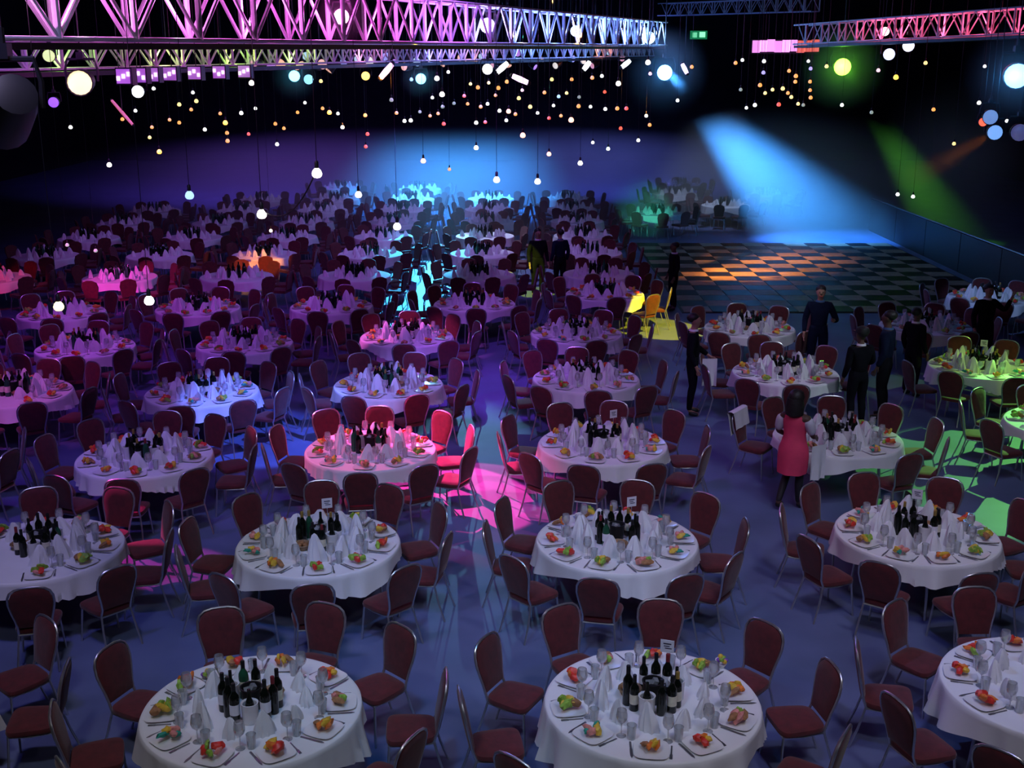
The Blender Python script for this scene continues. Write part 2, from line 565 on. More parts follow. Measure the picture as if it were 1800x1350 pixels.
def cloth_mesh(seed, drop_mid=.15, drop_corner=.265):
    rn = random.Random(seed)
    n = 112
    ph = [rn.uniform(0, 6.28) for _ in range(4)]
    prof_top = [0.0, .3, .6, .8, .89]
    vs_, fs_ = [(0, 0, TH + .006)], []
    rings = []
    for r_ in prof_top[1:]:
        rings.append([(r_ * math.cos(2 * PI * j / n), r_ * math.sin(2 * PI * j / n), TH + .006) for j in range(n)])
    lv = [0.0, .03, .10, .22, .40, .60, .80, 1.0]
    for q in lv:
        ring = []
        for j in range(n):
            a = 2 * PI * j / n
            c4 = abs(math.cos(2 * (a - PI / 4)))         # 1 at the corners
            k = c4 ** 1.6
            L = drop_mid + (drop_corner - drop_mid) * k
            L += .02 * math.sin(3 * a + ph[0])
            s_ = q * L
            rip = .5 + .5 * math.sin((18 + 4 * k) * a + ph[1] + 1.3 * math.sin(2 * a + ph[2]))
            amp = (.045 + .055 * (k if k > .3 else .15)) * (s_ / .3) ** 1.1
            rr = TR + .012 * min(1, s_ / .02) + rip * amp - .012 * (s_ / .3)
            z = TH + .006 - s_ if s_ > 0 else TH + .006
            ring.append((rr * math.cos(a), rr * math.sin(a), z))
        rings.append(ring)
    for rg in rings:
        vs_ += rg
    for j in range(n):
        fs_.append((0, 1 + j, 1 + (j + 1) % n))
    for i in range(len(rings) - 1):
        for j in range(n):
            a, b = 1 + i * n, 1 + (i + 1) * n
            fs_.append((a + j, b + j, b + (j + 1) % n, a + (j + 1) % n))
    return MB().add(vs_, fs_).mesh('tablecloth', M_cloth, True, 70)


CLOTHS = [cloth_mesh(k) for k in range(4)] + [cloth_mesh(9, .22, .40), cloth_mesh(11, .21, .38)]
ME_top = MB().lathe([(TR - .012, 0), (TR, .004), (TR, .024), (TR - .006, .028)], 48, off=(0, 0, TH - .028)).mesh('tabletop', M_wood)
ME_tleg = [MB().tube([(sx * .45, sy * .45, TH - .03), (sx * .50, sy * .50, 0)], .016, 8).mesh('leg', M_chrome) for sx, sy in ((1, 1), (1, -1), (-1, 1), (-1, -1))]

# ------------------------------------------------------------------ tableware meshes


def sq_plate():
    n = 28
    pts = []
    for k in range(n):
        a = 2 * PI * k / n
        c, s_ = math.cos(a), math.sin(a)
        pts.append((math.copysign(abs(c) ** .5, c), math.copysign(abs(s_) ** .5, s_)))
    vs_, fs_ = [], []
    prof = [(.07, 0), (.075, .003), (.115, .016), (.118, .019), (.108, .017), (.07, .007), (.03, .006)]
    for r_, z in prof:
        vs_ += [(x * r_, y * r_, z) for x, y in pts]
    for i in range(len(prof) - 1):
        for j in range(n):
            fs_.append((i * n + j, i * n + (j + 1) % n, (i + 1) * n + (j + 1) % n, (i + 1) * n + j))
    fs_ += [tuple(range(n - 1, -1, -1)), tuple((len(prof) - 1) * n + j for j in range(n))]
    return MB().add(vs_, fs_).mesh('plate', M_china)


ME_plate = sq_plate()
ME_fork = MB().box((0, -.03, .004), (.012, .13, .004)).box((0, .045, .004), (.022, .03, .004)).box((-.009, .075, .004), (.004, .035, .004)).box((-.003, .075, .004), (.004, .035, .004)).box((.003, .075, .004), (.004, .035, .004)).box((.009, .075, .004), (.004, .035, .004)).mesh('fork', M_steel, False)
ME_knife = MB().box((0, -.05, .005), (.016, .10, .008)).add([(-.010, 0, .004), (.010, 0, .004), (.010, .09, .004), (0, .125, .004), (-.010, .10, .004), (-.010, 0, .007), (.010, 0, .007), (.010, .09, .007), (0, .125, .007), (-.010, .10, .007)], [(4, 3, 2, 1, 0), (5, 6, 7, 8, 9), (0, 1, 6, 5), (1, 2, 7, 6), (2, 3, 8, 7), (3, 4, 9, 8), (4, 0, 5, 9)]).mesh('knife', M_steel, False)
ME_wine = MB().lathe([(.034, 0), (.034, .003), (.006, .008), (.0045, .02), (.0045, .085), (.012, .095), (.032, .115), (.040, .140), (.039, .165), (.032, .200), (.0305, .200), (.037, .165), (.038, .140), (.030, .117), (.004, .099)], 14).mesh('wine_glass', M_glass)
ME_tumbler = MB().lathe([(.028, 0), (.036, .11), (.0345, .11), (.027, .008), (.001, .008)], 14).mesh('tumbler', M_water)


def napkin_mesh(seed):
    rn = random.Random(seed)
    n = 18
    hgt = rn.uniform(.18, .27)
    lean = (rn.uniform(-.03, .03), rn.uniform(-.03, .03))
    vs_, fs_ = [], []
    lv = [(0, .088), (.10, .088), (.35, .078), (.65, .056), (.88, .028), (1, .006)]
    for q, r_ in lv:
        for j in range(n):
            a = 2 * PI * j / n
            k = (1.16 if j % 2 else .80) if q < .9 else 1
            rr = r_ * (1 + (k - 1) * (1 - q * .6)) * (1.0 + .15 * math.cos(a * 2 + seed))
            hh = hgt * q + (.018 * math.sin(3 * a + seed) if 0 < q < .9 else 0)
            vs_.append((rr * math.cos(a) + lean[0] * q, rr * math.sin(a) * .72 + lean[1] * q, hh))
    for i in range(len(lv) - 1):
        for j in range(n):
            fs_.append((i * n + j, i * n + (j + 1) % n, (i + 1) * n + (j + 1) % n, (i + 1) * n + j))
    fs_ += [tuple(range(n - 1, -1, -1)), tuple((len(lv) - 1) * n + j for j in range(n))]
    return MB().add(vs_, fs_).mesh('napkin', M_napkin, True, 60)


NAPS = [napkin_mesh(k) for k in range(5)]


def flat_napkin():
    mb = MB()
    n = 10
    vs_, fs_ = [], []
    for i in range(n + 1):
        for j in range(n + 1):
            x, y = (i / n - .5) * .2, (j / n - .5) * .13
            vs_.append((x, y, .012 + .010 * math.sin(i * 1.3) * math.cos(j * .9) + .01 * (j % 3)))
    for i in range(n):
        for j in range(n):
            a = i * (n + 1) + j
            fs_.append((a, a + n + 1, a + n + 2, a + 1))
    return mb.add(vs_, fs_).mesh('napkin', M_napkin)


# bottles: body, label band, capsule
BT_body = MB().lathe([(.036, 0), (.0375, .006), (.0375, .175), (.034, .20), (.018, .228), (.0145, .245), (.0145, .29)], 14)
BT_capb = MB().lathe([(.0155, .245), (.0158, .30), (.014, .303)], 12)
M_foilk = mat('black_foil', (.012, .012, .014), .4)
M_foilg = mat('gold_foil', (.45, .30, .08), .4, .5)
BT_caps = [BT_capb.mesh('capsule', m) for m in (M_foilk, M_foilk, M_foil, M_foilg, M_foilk)]
BT_lab = MB().lathe([(.0382, .06), (.0384, .062), (.0384, .14), (.0382, .142)], 14)
ME_bot = [BT_body.mesh('bottle_body', M_bglass), BT_body.mesh('bottle_body', M_ggreen)]
ME_lab = BT_lab.mesh('paper_label', M_lab)
ME_lab2 = BT_lab.mesh('paper_label', M_card)
ME_bucket = MB().lathe([(.075, 0), (.08, .004), (.10, .19), (.107, .195), (.107, .205), (.095, .203), (.076, .02), (.01, .02)], 20).mesh('bucket', M_black)
ME_bring = MB().tube([(.105, 0, .16), (.125, 0, .165), (.13, 0, .14), (.11, 0, .13)], .006, 6).mesh('handle', M_black)
ME_ice = MB().box((.03, .02, .185), (.05, .05, .04), rot=Euler((.4, .3, .2)).to_matrix()).mesh('ice_cube', M_water, False)
ME_cool = MB().lathe([(.062, 0), (.066, .005), (.070, .17), (.074, .18), (.070, .182), (.058, .17), (.054, .03), (.01, .03)], 18).mesh('pot', M_china)
ME_neck = MB().lathe([(.036, .04), (.036, .16), (.032, .19), (.016, .225), (.0145, .30), (.001, .302)], 12).mesh('bottle_neck', M_bglass)
ME_bask = MB().lathe([(.07, 0), (.075, .005), (.10, .06), (.106, .062), (.10, .07), (.088, .055), (.06, .02), (.01, .02)], 18, wob=lambda i, j: 1.0 + (.03 if (i + j) % 2 else -.02)).mesh('basket', M_wood)
ME_roll = MB().ball((0, 0, 0), (.045, .034, .028), 10, 0, .05, 2).mesh('bread_roll', M_brown)
ME_stand = MB().lathe([(.024, 0), (.024, .006), (.004, .012), (.004, .30), (.001, .302)], 10).mesh('stand', M_chrome)
ME_card = MB().box((0, 0, .36), (.12, .004, .12)).mesh('card', M_card, False)
ME_scr = MB().box((0, -.003, .385), (.07, .001, .010)).box((-.005, -.003, .362), (.05, .001, .008)).box((.01, -.003, .342), (.06, .001, .008)).mesh('writing', M_ink, False)


def food_parts(seed):
    """list of (part name, mesh) for one starter"""
    rn = random.Random(seed)
    pal = [[('tomato', M_red), ('melon_slice', M_orange), ('salad_leaf', M_green)], [('orange_slice', M_orange), ('pepper_slice', M_yellow), ('bread_roll', M_brown)],
           [('tomato', M_red), ('salad_leaf', M_green), ('ham_slice', M_pinkf)], [('pepper_slice', M_yellow), ('salad_leaf', M_green), ('olive', M_brown)],
           [('salmon_slice', M_orange), ('tomato', M_red), ('lemon_wedge', M_yellow)], [('ham_slice', M_pinkf), ('bread_roll', M_brown), ('salad_leaf', M_green)],
           [('salad_leaf', M_teal), ('salmon_slice', M_pinkf), ('lemon_wedge', M_yellow)], [('bread_roll', M_brown), ('tomato', M_red), ('pepper_slice', M_yellow)]][seed % 8]
    out = []
    for k, (nm, m) in enumerate(pal + pal[:2]):
        a = k * 1.45 + rn.uniform(0, .8)
        r_ = rn.uniform(.018, .042)
        flat = nm.endswith(('slice', 'leaf'))
        s_ = (rn.uniform(.032, .048), rn.uniform(.014, .022) if flat else rn.uniform(.022, .03), rn.uniform(.016, .028))
        mb = MB().ball((0, 0, 0), s_, 9, 0, .34 if 'leaf' in nm else .22, seed * 7 + k)
        rot = Euler((rn.uniform(-.5, .5), rn.uniform(-.6, .6), rn.uniform(0, 6))).to_matrix()
        c = Vector((r_ * math.cos(a), r_ * math.sin(a), .024 + s_[2] * (1.0 + .35 * (k > 2))))
        mb.v = [tuple(rot @ Vector(v) + c) for v in mb.v]
        out.append((nm, mb.mesh(nm, m)))
    return out


FOODS = [food_parts(k) for k in range(8)]
FOOD1 = []
for k, fp in enumerate(FOODS):                      # the same starters as one mesh for distant plates
    mb, ms = MB(), []
    for i, (nm, me) in enumerate(fp):
        mb.add([v.co for v in me.vertices], [tuple(p.vertices) for p in me.polygons], i)
        ms.append(me.materials[0])
    FOOD1.append(mb.mesh('starter', ms))
FOOD_WORD = ['tomato and melon', 'orange and pepper', 'tomato and ham', 'yellow pepper salad', 'salmon and tomato', 'ham and bread', 'green salad and salmon', 'bread and tomato']

# small posy
def posy(loc, label):
    t = put('flower_posy', None, loc=loc, label=label, cat='flowers')
    put('bowl', MB().lathe([(.03, 0), (.05, .04), (.047, .04), (.02, .01)], 12).mesh('bowl', M_china), t)
    for k in range(7):
        a = k * .9
        m = [M_purple, M_green, M_yellow, M_card][k % 4]
        put('bloom', MB().ball((.035 * math.cos(a), .035 * math.sin(a), .065 + .012 * (k % 3)), (.024, .024, .018), 8, 0, .2, k).mesh('bloom', m), t)
    return t


ROW = ['front-row', 'second-row', 'third-row', 'fourth-row', 'fifth-row', 'sixth-row', 'seventh-row', 'eighth-row', 'ninth-row', 'tenth-row', 'eleventh-row', 'twelfth-row', 'thirteenth-row']
ORD = ['first', 'second', 'third', 'fourth', 'fifth', 'sixth', 'seventh', 'eighth', 'ninth', 'tenth']
CLOCK = ["three", "two", "one", "twelve", "eleven", "ten", "nine", "eight", "seven", "six", "five", "four"]
xs = [-8.25, -5.2, -2.12, 1.26, 4.8, 8.45]
rows = [
    [(-5.45, 8.8), (-2.2, 8.8), (1.2, 8.9), (4.72, 9.15)],
    [(-5.32, 12.15), (-2.2, 12.3), (1.2, 12.4), (4.7, 12.6)],
    [(-8.3, 15.2), (-5.1, 15.35), (-2.0, 15.65), (1.3, 15.9), (4.75, 16.2), (8.45, 16.9)],
    [(-8.25, 18.6), (-5.15, 18.65), (-2.1, 19.1), (1.28, 19.5), (4.82, 19.9), (8.45, 20.3)],
    [(-11.2, 21.6), (-8.2, 21.8), (-5.2, 22.1), (-2.1, 22.7), (1.3, 23.0), (4.9, 23.5), (8.6, 23.7)],
    [(-9.85, 25.0), (-7.0, 25.5), (-4.05, 25.7), (-.85, 26.0), (2.2, 27.2), (11.1, 26.7)],
]
far_rows = []
for j, y in enumerate((29.4, 32.9, 36.4, 39.9, 43.4, 46.9)):
    far_rows.append([(x, y + .12 * (x + 10) / 3) for x in (-13.2, -10.0, -7.05, -4.05, -.85, 2.25) if abs(x) < .44 * y + 1 and not (x < -13 and y > 45)])
far_rows[3] += [(5.3, 42.6)]
far_rows[4] += [(8.2, 45.0)]
far_rows[5] += [(6.8, 49.2), (10.6, 48.6)]
far_rows.append([(7.6, 53.0), (-4.0, 51.0), (-7.5, 51.5)])

counts = dict(chair=0, plate=0, wine=0, napkin=0, bottle=0)
far_ch, far_nap, far_bot, far_gl = MB(), MB(), MB(), MB()


def merge(mb, me, M, mi=0):
    b = len(mb.v)
    mb.v += [tuple(M @ v.co) for v in me.vertices]
    mb.f += [tuple(b + i for i in p.vertices) for p in me.polygons]
    mb.m += [mi] * len(me.polygons)


def infr(p, margin=60):
    d = Vector(p) - Vector((0, 0, HCAM))
    zc = d.y * CP - d.z * SP
    yc = -d.y * SP - d.z * CP
    if zc < 1:
        return False
    x, y = 900 + FPX * d.x / zc, 675 + FPX * yc / zc
    return -margin < x < 1800 + margin and -margin < y < 1350 + margin


def clockword(a):
    k = int(round(a / (PI / 6))) % 12
    return CLOCK[k]


def fill_table(ri, ci, x, y, far):
    rn = random.Random(ri * 37 + ci * 11 + 5)
    tn = '%s table, %s from left' % (ROW[ri], ORD[ci])
    near = ri < 2
    t = put('round_table', None, loc=(x, y, 0), rot=(0, 0, rn.uniform(0, 1.5)), label='round banquet table under white cloth, ' + tn.replace(' table', ''), cat='table', group='round banquet tables')
    put('tabletop', ME_top, t)
    for lm in ME_tleg:
        put('leg', lm, t)
    rot = rn.uniform(0, PI / 2)
    cm = CLOTHS[4 + ci % 2] if ri == 0 else CLOTHS[rn.randrange(4)]
    put('tablecloth', cm, loc=(x, y, 0), rot=(0, 0, rot), label='white linen cloth draped over ' + tn, cat='tablecloth', group='white tablecloths')
    # chairs
    used = set()
    n = 10
    ph = rot + (0 if rn.random() < .5 else PI / 10)
    for k in range(n):
        a = ph + k * 2 * PI / n + rn.uniform(-.05, .05)
        r_ = rn.uniform(1.27, 1.34) if ri == 0 else rn.uniform(1.16, 1.26)
        px, py = x + r_ * math.cos(a), y + r_ * math.sin(a)
        rz = a + PI / 2 + rn.uniform(-.16, .16)
        if far:
            if infr((px, py, .7), 10) and not any(math.hypot(px - q_.x, py - q_.y) < .55 for q_ in STAND) and not any((c_[0] - Vector((px, py, 0))).length < .55 for c_ in CHAIRS):
                far_chair_into(far_ch, Matrix.Translation((px, py, 0)) @ Matrix.Rotation(rz, 4, 'Z'))
            continue
        if not infr((px, py, .9), 30):
            continue
        if (ri, ci, k) in SKIP or any((c_[0] - Vector((px, py, 0))).length < .55 for c_ in CHAIRS) or any(math.hypot(px - q_.x, py - q_.y) < (.95 if q_i == 0 else .5) for q_i, q_ in enumerate(STAND)):
            continue
        cw = clockword(a % (2 * PI))
        while cw in used:
            cw = CLOCK[(CLOCK.index(cw) + 1) % 12]
        used.add(cw)
        chair((px, py, 0), rz, "burgundy banquet chair at the %s o'clock seat of %s" % (cw, tn), 'burgundy banquet chairs', ri < 3)
        counts['chair'] += 1
    if not infr((x, y, .76), 200):
        return
    Z = TH + .0065
    # place settings
    dens = 10
    usedp = set()
    for k in range(dens):
        a = ph + k * 2 * PI / n
        ca, sa = math.cos(a), math.sin(a)
        cw = clockword(a % (2 * PI))
        while cw in usedp:
            cw = CLOCK[(CLOCK.index(cw) + 1) % 12]
        usedp.add(cw)
        plc = "%s o'clock place of %s" % (cw, tn)
        ja = rn.uniform(-.04, .04)
        rp = rn.uniform(.735, .755)
        p = Vector((x + rp * math.cos(a + ja), y + rp * math.sin(a + ja), Z))
        rz = a - PI / 2 + rn.uniform(-.2, .2)
        r2 = rn.uniform(.44, .46)
        a2 = a + rn.uniform(-.02, .02)
        pn = Vector((x + r2 * math.cos(a2), y + r2 * math.sin(a2), Z))
        r3 = .61
        a3 = a + .245
        pw = Vector((x + r3 * math.cos(a3), y + r3 * math.sin(a3), Z))
        nm = NAPS[rn.randrange(5)]
        ns = rn.uniform(.85, 1.0)
        if far:
            merge(far_nap, nm, Matrix.Translation(pn) @ Matrix.Rotation(rz, 4, 'Z') @ Matrix.Scale(ns, 4))
            if k % 2:
                merge(far_nap, nm, Matrix.Translation((x + .72 * ca, y + .72 * sa, Z)) @ Matrix.Rotation(rz + 1, 4, 'Z') @ Matrix.Scale(ns * .9, 4))
            continue
        if not infr(p, 5):
            continue
        put('plate', ME_plate, loc=p, rot=(0, 0, rz), scale=(1.2, 1.2, 1), label='square white plate at the ' + plc, cat='plate', group='starter plates')
        fi = rn.randrange(8)
        fl = '%s starter on the plate at the %s' % (FOOD_WORD[fi], plc)
        fl = ' '.join(fl.split()[:16]) if len(fl.split()) <= 16 else '%s starter at the %s' % (FOOD_WORD[fi], plc)
        fs = rn.uniform(1.2, 1.5)
        if near:
            fo = put('starter', None, loc=p, rot=(0, 0, rn.uniform(0, 6)), scale=(fs,) * 3, label=fl, cat='food', group='starters')
            for pn_, me in FOODS[fi]:
                put(pn_, me, fo)
            side = Vector((-sa, ca, 0))
            put('fork', ME_fork, loc=p + side * .16, rot=(0, 0, rz + rn.uniform(-.1, .1)), label='steel fork at the ' + plc, cat='fork', group='forks')
            put('knife', ME_knife, loc=p - side * .16, rot=(0, 0, rz + rn.uniform(-.1, .1)), label='steel knife at the ' + plc, cat='knife', group='knives')
        else:
            put('starter', FOOD1[fi], loc=p, rot=(0, 0, rn.uniform(0, 6)), scale=(fs,) * 3, label=fl, cat='food', group='starters')
        put('napkin', nm, loc=pn, rot=(0, 0, rz), scale=(ns * .95 if ri == 0 else ns * 1.22,) * 3, label='white folded napkin standing at the ' + plc, cat='napkin', group='folded napkins')
        if ri < 5:
            put('wine_glass', ME_wine, loc=pw, scale=(1.2,) * 3, label='stemmed wine glass at the ' + plc, cat='glass', group='wine glasses')
        if ri < 3:
            put('tumbler', ME_tumbler, scale=(1.15,) * 3, loc=(x + r3 * math.cos(a3 + .145), y + r3 * math.sin(a3 + .145), Z), label='clear water tumbler at the ' + plc, cat='glass', group='water tumblers')
    # centre of the table
    nb = 10
    slots = ['b'] * nb if ri >= 5 else ['c', 'b', 'b', 'b', 'k', 'b', 'b', 'c', 'b', 'b', 'b']
    wid = dict(b=.112, c=.16, k=.222)
    tot = sum(wid[q_] for q_ in slots)
    ang = a0 = rn.uniform(0, 6.28)
    bspots, cspots = [], []
    for q_ in slots:
        st = wid[q_] / tot * 2 * PI
        aa = ang + st / 2
        ang += st
        rr_ = .216 + (rn.uniform(-.012, .02) if q_ == 'b' else 0)
        (bspots if q_ == 'b' else cspots).append((rr_ * math.cos(aa), rr_ * math.sin(aa), q_, aa))
    ca_ = ph + PI / 10 + 2 * (2 * PI / 10) if n else 0
    while math.sin(ca_) < .8:
        ca_ += 2 * PI / 10
    nb = min(nb, len(bspots))
    for k in range(nb):
        bx_, by_ = bspots[k][:2]
        kind = rn.random() < .8
        sc = rn.uniform(1.02, 1.2)
        p = (x + bx_, y + by_, Z)
        if far:
            merge(far_bot, ME_bot[0], Matrix.Translation(p) @ Matrix.Scale(sc, 4), 0 if kind else 1)
            continue
        if not infr(p, 5):
            continue
        what = 'dark wine bottle' if kind else 'green water bottle'
        o = put('wine_bottle' if kind else 'water_bottle', None, loc=p, rot=(0, 0, rn.uniform(0, 6)), scale=(sc,) * 3, label='%s, %s of the cluster on the %s' % (what, ORD[k], tn), cat='bottle', group='bottles in the table centres')
        put('bottle_body', ME_bot[0 if kind else 1], o)
        put('capsule', BT_caps[rn.randrange(5)], o)
        if rn.random() < .5:
            put('paper_label', ME_lab if rn.random() < .5 else ME_lab2, o)
    if far:
        return
    if infr((x, y, Z), 5):
        a = rn.uniform(0, 6)
        bo = put('ice_bucket', None, loc=(x, y, Z), rot=(0, 0, a), scale=(.88, .88, 1), label='black ice bucket in the middle of the ' + tn, cat='bucket', group='ice buckets')
        put('pail', ME_bucket, bo)
        put('handle', ME_bring, bo)
        put('ice_cube', ME_ice, bo)
        put('ice_cube', ME_ice, bo, rot=(0, 0, 2.2))
        if ri < 5:
            for k, (cx_, cy_, cq, aa) in enumerate(sorted(cspots, key=lambda v_: v_[2])):
                pc = (x + cx_, y + cy_, Z)
                if k < 2:
                    wo = put('wine_cooler', None, loc=pc, rot=(0, 0, aa), label='white ceramic wine cooler, %s of two on the %s' % (ORD[k], tn), cat='wine cooler', group='white wine coolers')
                    put('pot', ME_cool, wo)
                    put('bottle_neck', ME_neck, wo)
                else:
                    wo = put('bread_basket', None, loc=pc, rot=(0, 0, aa), label='dark bread basket with rolls on the ' + tn, cat='basket', group='bread baskets')
                    put('basket', ME_bask, wo)
                    for b_ in range(3):
                        put('bread_roll', ME_roll, wo, (.045 * math.cos(b_ * 2.1), .045 * math.sin(b_ * 2.1), .055), (0, 0, b_))
        if (ri, ci) in ((0, 2), (1, 1), (1, 3), (2, 3), (3, 5), (1, 2)):
            so = put('card_stand', None, loc=(x + .345 * math.cos(ca_), y + .345 * math.sin(ca_), Z), rot=(0, 0, rn.uniform(-.5, .5)), label='table number card on a thin stand, ' + tn, cat='sign', group='table number stands')
            put('stand', ME_stand, so)
            cd = put('card', ME_card, so)
            put('writing', ME_scr, cd)


SKIP = {(2, 4, 999)}
STAND = [on_floor(*q_) for q_ in ((1388, 893), (1213, 728), (1502, 752), (1548, 735), (1432, 668), (945, 522), (984, 516), (1182, 545), (1598, 696), (1722, 655))]
for ri, rw in enumerate(rows):
    for ci, (x, y) in enumerate(rw):
        fill_table(ri, ci, x, y, False)
for j, rw in enumerate(far_rows):
    for ci, (x, y) in enumerate(rw):
        fill_table(6 + j, ci, x, y, True)
put('distant_chairs', far_ch.mesh('distant_chairs', [M_fabric, M_chrome], False), label='burgundy banquet chairs round the distant hazy tables', cat='chairs', kind='stuff')
put('distant_napkins', far_nap.mesh('distant_napkins', M_napkin), label='white folded napkins on the distant hazy tables', cat='napkins', kind='stuff')
put('distant_bottles', far_bot.mesh('distant_bottles', [M_bglass, M_ggreen]), label='dark bottles on the distant hazy tables', cat='bottles', kind='stuff')
posy(on_floor(1268, 1172, .76), 'small posy of purple and yellow flowers on front-row table')
posy(on_floor(365, 1198, .76), 'small posy of flowers near the back of front-row table')

# ------------------------------------------------------------------ people


def skin_mesh(name, verts, edges, m, sub=2, root=0):
    """verts: {key: (xyz, rx, ry)}; a continuous surface grown over the joints"""
    keys = list(verts)
    me = bpy.data.meshes.new(name)
    me.from_pydata([verts[k][0] for k in keys], [(keys.index(a), keys.index(b)) for a, b in edges], [])
    o = bpy.data.objects.new(name, me)
    COL.objects.link(o)
    md = o.modifiers.new('skin', 'SKIN')
    md.use_smooth_shade = True
    sv = me.skin_vertices[0].data
    for i, k in enumerate(keys):
        sv[i].radius = (verts[k][1], verts[k][2])
        sv[i].use_root = i == root
    ss = o.modifiers.new('sub', 'SUBSURF')
    ss.levels = ss.render_levels = sub
    dg = bpy.context.evaluated_depsgraph_get()
    new = bpy.data.meshes.new_from_object(o.evaluated_get(dg))
    new.materials.clear()
    new.materials.append(m)
    bpy.data.objects.remove(o)
    bpy.data.meshes.remove(me)
    new.name = name
    return new


def person(loc, rz, label, h=1.75, skin=None, top=None, legs=None, hair='short', dress=None, pose=None, hat=None, sit=False):
    skin = skin or M_skin
    k = h / 1.75
    P = dict(
        pel=((0, 0, .96), .145, .105), spi=((0, .01, 1.13), .125, .095), che=((0, .01, 1.32), .155, .105), nb=((0, -.005, 1.46), .075, .065),
        nk=((0, .012, 1.53), .052, .055), jaw=((0, .038, 1.595), .060, .075), hd=((0, .022, 1.67), .078, .098), cr=((0, .008, 1.735), .060, .075),
        nose=((0, .135, 1.645), .012, .014), el=((-.088, .01, 1.655), .012, .022), er=((.088, .01, 1.655), .012, .022))
    E_ = [('pel', 'spi'), ('spi', 'che'), ('che', 'nb'), ('nb', 'nk'), ('nk', 'jaw'), ('jaw', 'hd'), ('hd', 'cr'), ('hd', 'nose'), ('hd', 'el'), ('hd', 'er')]
    pose = pose or {}
    for s_, q in ((-1, 'l'), (1, 'r')):
        J = dict(sh=(s_ * .185, -.005, 1.41), elb=(s_ * .245, -.03, 1.14), wr=(s_ * .255, .07, .905), kn=(s_ * .105, .03, .51), an=(s_ * .11, -.02, .09))
        if sit:
            J.update(kn=(s_ * .11, .42, .50 + .0), an=(s_ * .11, .42, .09))
        for n_ in list(J):
            if q + n_ in pose:
                J[n_] = pose[q + n_]
        hand_dir = (Vector(J['wr']) - Vector(J['elb'])).normalized()
        sd = hand_dir.cross(Vector((s_, 0, .15))).normalized()
        palm = Vector(J['wr']) + hand_dir * .075
        P[q + 'sh'] = (J['sh'], .068, .062)
        P[q + 'ua'] = (Vector(J['sh']).lerp(Vector(J['elb']), .5), .050, .050)
        P[q + 'elb'] = (J['elb'], .040, .040)
        P[q + 'fa'] = (Vector(J['elb']).lerp(Vector(J['wr']), .35), .040, .038)
        P[q + 'wr'] = (J['wr'], .026, .022)
        P[q + 'pm'] = (palm, .030, .020)
        E_ += [('che', q + 'sh'), (q + 'sh', q + 'ua'), (q + 'ua', q + 'elb'), (q + 'elb', q + 'fa'), (q + 'fa', q + 'wr'), (q + 'wr', q + 'pm')]
        for fi, (off, ln) in enumerate(((-.030, .060), (-.010, .072), (.010, .068), (.030, .052))):
            a = palm + sd * off + hand_dir * .030
            b = a + hand_dir * ln * .55
            c = b + hand_dir * ln * .35 + Vector((-s_ * .018, 0, 0))
            P[q + 'f%da' % fi] = (a, .0095, .0095)
            P[q + 'f%db' % fi] = (b, .009, .009)
            P[q + 'f%dc' % fi] = (c, .0075, .0075)
            E_ += [(q + 'pm', q + 'f%da' % fi), (q + 'f%da' % fi, q + 'f%db' % fi), (q + 'f%db' % fi, q + 'f%dc' % fi)]
        ta = Vector(J['wr']) + hand_dir * .035 - sd * .036
        P[q + 'ta'] = (ta, .011, .011)
        P[q + 'tb'] = (ta + hand_dir * .04 - sd * .014, .0085, .0085)
        E_ += [(q + 'wr', q + 'ta'), (q + 'ta', q + 'tb')]
        P[q + 'hp'] = ((s_ * .088, .0, .90), .092, .095)
        P[q + 'th'] = (Vector((s_ * .095, 0.01, .88)).lerp(Vector(J['kn']), .5), .078, .080)
        P[q + 'kn'] = (J['kn'], .055, .058)
        an = Vector(J['an'])
        P[q + 'cf'] = (Vector(J['kn']).lerp(an, .35) + Vector((0, -.015, 0)), .055, .058)
        P[q + 'an'] = (J['an'], .036, .040)
        P[q + 'bl'] = (an + Vector((s_ * .01, .10, -.045)), .040, .030)
        P[q + 'to'] = (an + Vector((s_ * .015, .17, -.058)), .034, .022)
        E_ += [('pel', q + 'hp'), (q + 'hp', q + 'th'), (q + 'th', q + 'kn'), (q + 'kn', q + 'cf'), (q + 'cf', q + 'an'), (q + 'an', q + 'bl'), (q + 'bl', q + 'to')]
    if sit:
        dz = -.40
        lift = [n_ for n_ in P if not n_[1:] in ('kn', 'an', 'cf', 'bl', 'to', 'th')]
        for n_ in lift:
            p = Vector(P[n_][0])
            P[n_] = (p + Vector((0, 0, dz)), P[n_][1], P[n_][2])
        for q in 'lr':
            P[q + 'th'] = (Vector(P[q + 'hp'][0]).lerp(Vector(P[q + 'kn'][0]), .5), .08, .08)

    def sc(d, g=1.0, add=0.0):
        return {n_: (tuple(Vector(v[0]) * k), v[1] * k * g + add, v[2] * k * g + add) for n_, v in d.items()}
    body = skin_mesh('person', sc(P), E_, skin)
    t = put('person', body, loc=loc, rot=(0, 0, rz), label=label, cat='person')
    sub = lambda ks: ({n_: P[n_] for n_ in ks}, [e for e in E_ if e[0] in ks and e[1] in ks])
    if legs:
        ks = ['pel', 'spi'] + [q + n_ for q in 'lr' for n_ in ('hp', 'th', 'kn', 'cf', 'an')]
        d, e = sub(ks)
        put('trousers', skin_mesh('trousers', sc(d, 1.1, .008), e, legs), t)
    for q in 'lr':
        d, e = sub([q + 'an', q + 'bl', q + 'to'])
        d[q + 'an'] = (Vector(d[q + 'an'][0]) - Vector((0, .01, .03)), .042, .036)
        put('shoe', skin_mesh('shoe', sc(d, 1.08, .006), e, M_black), t)
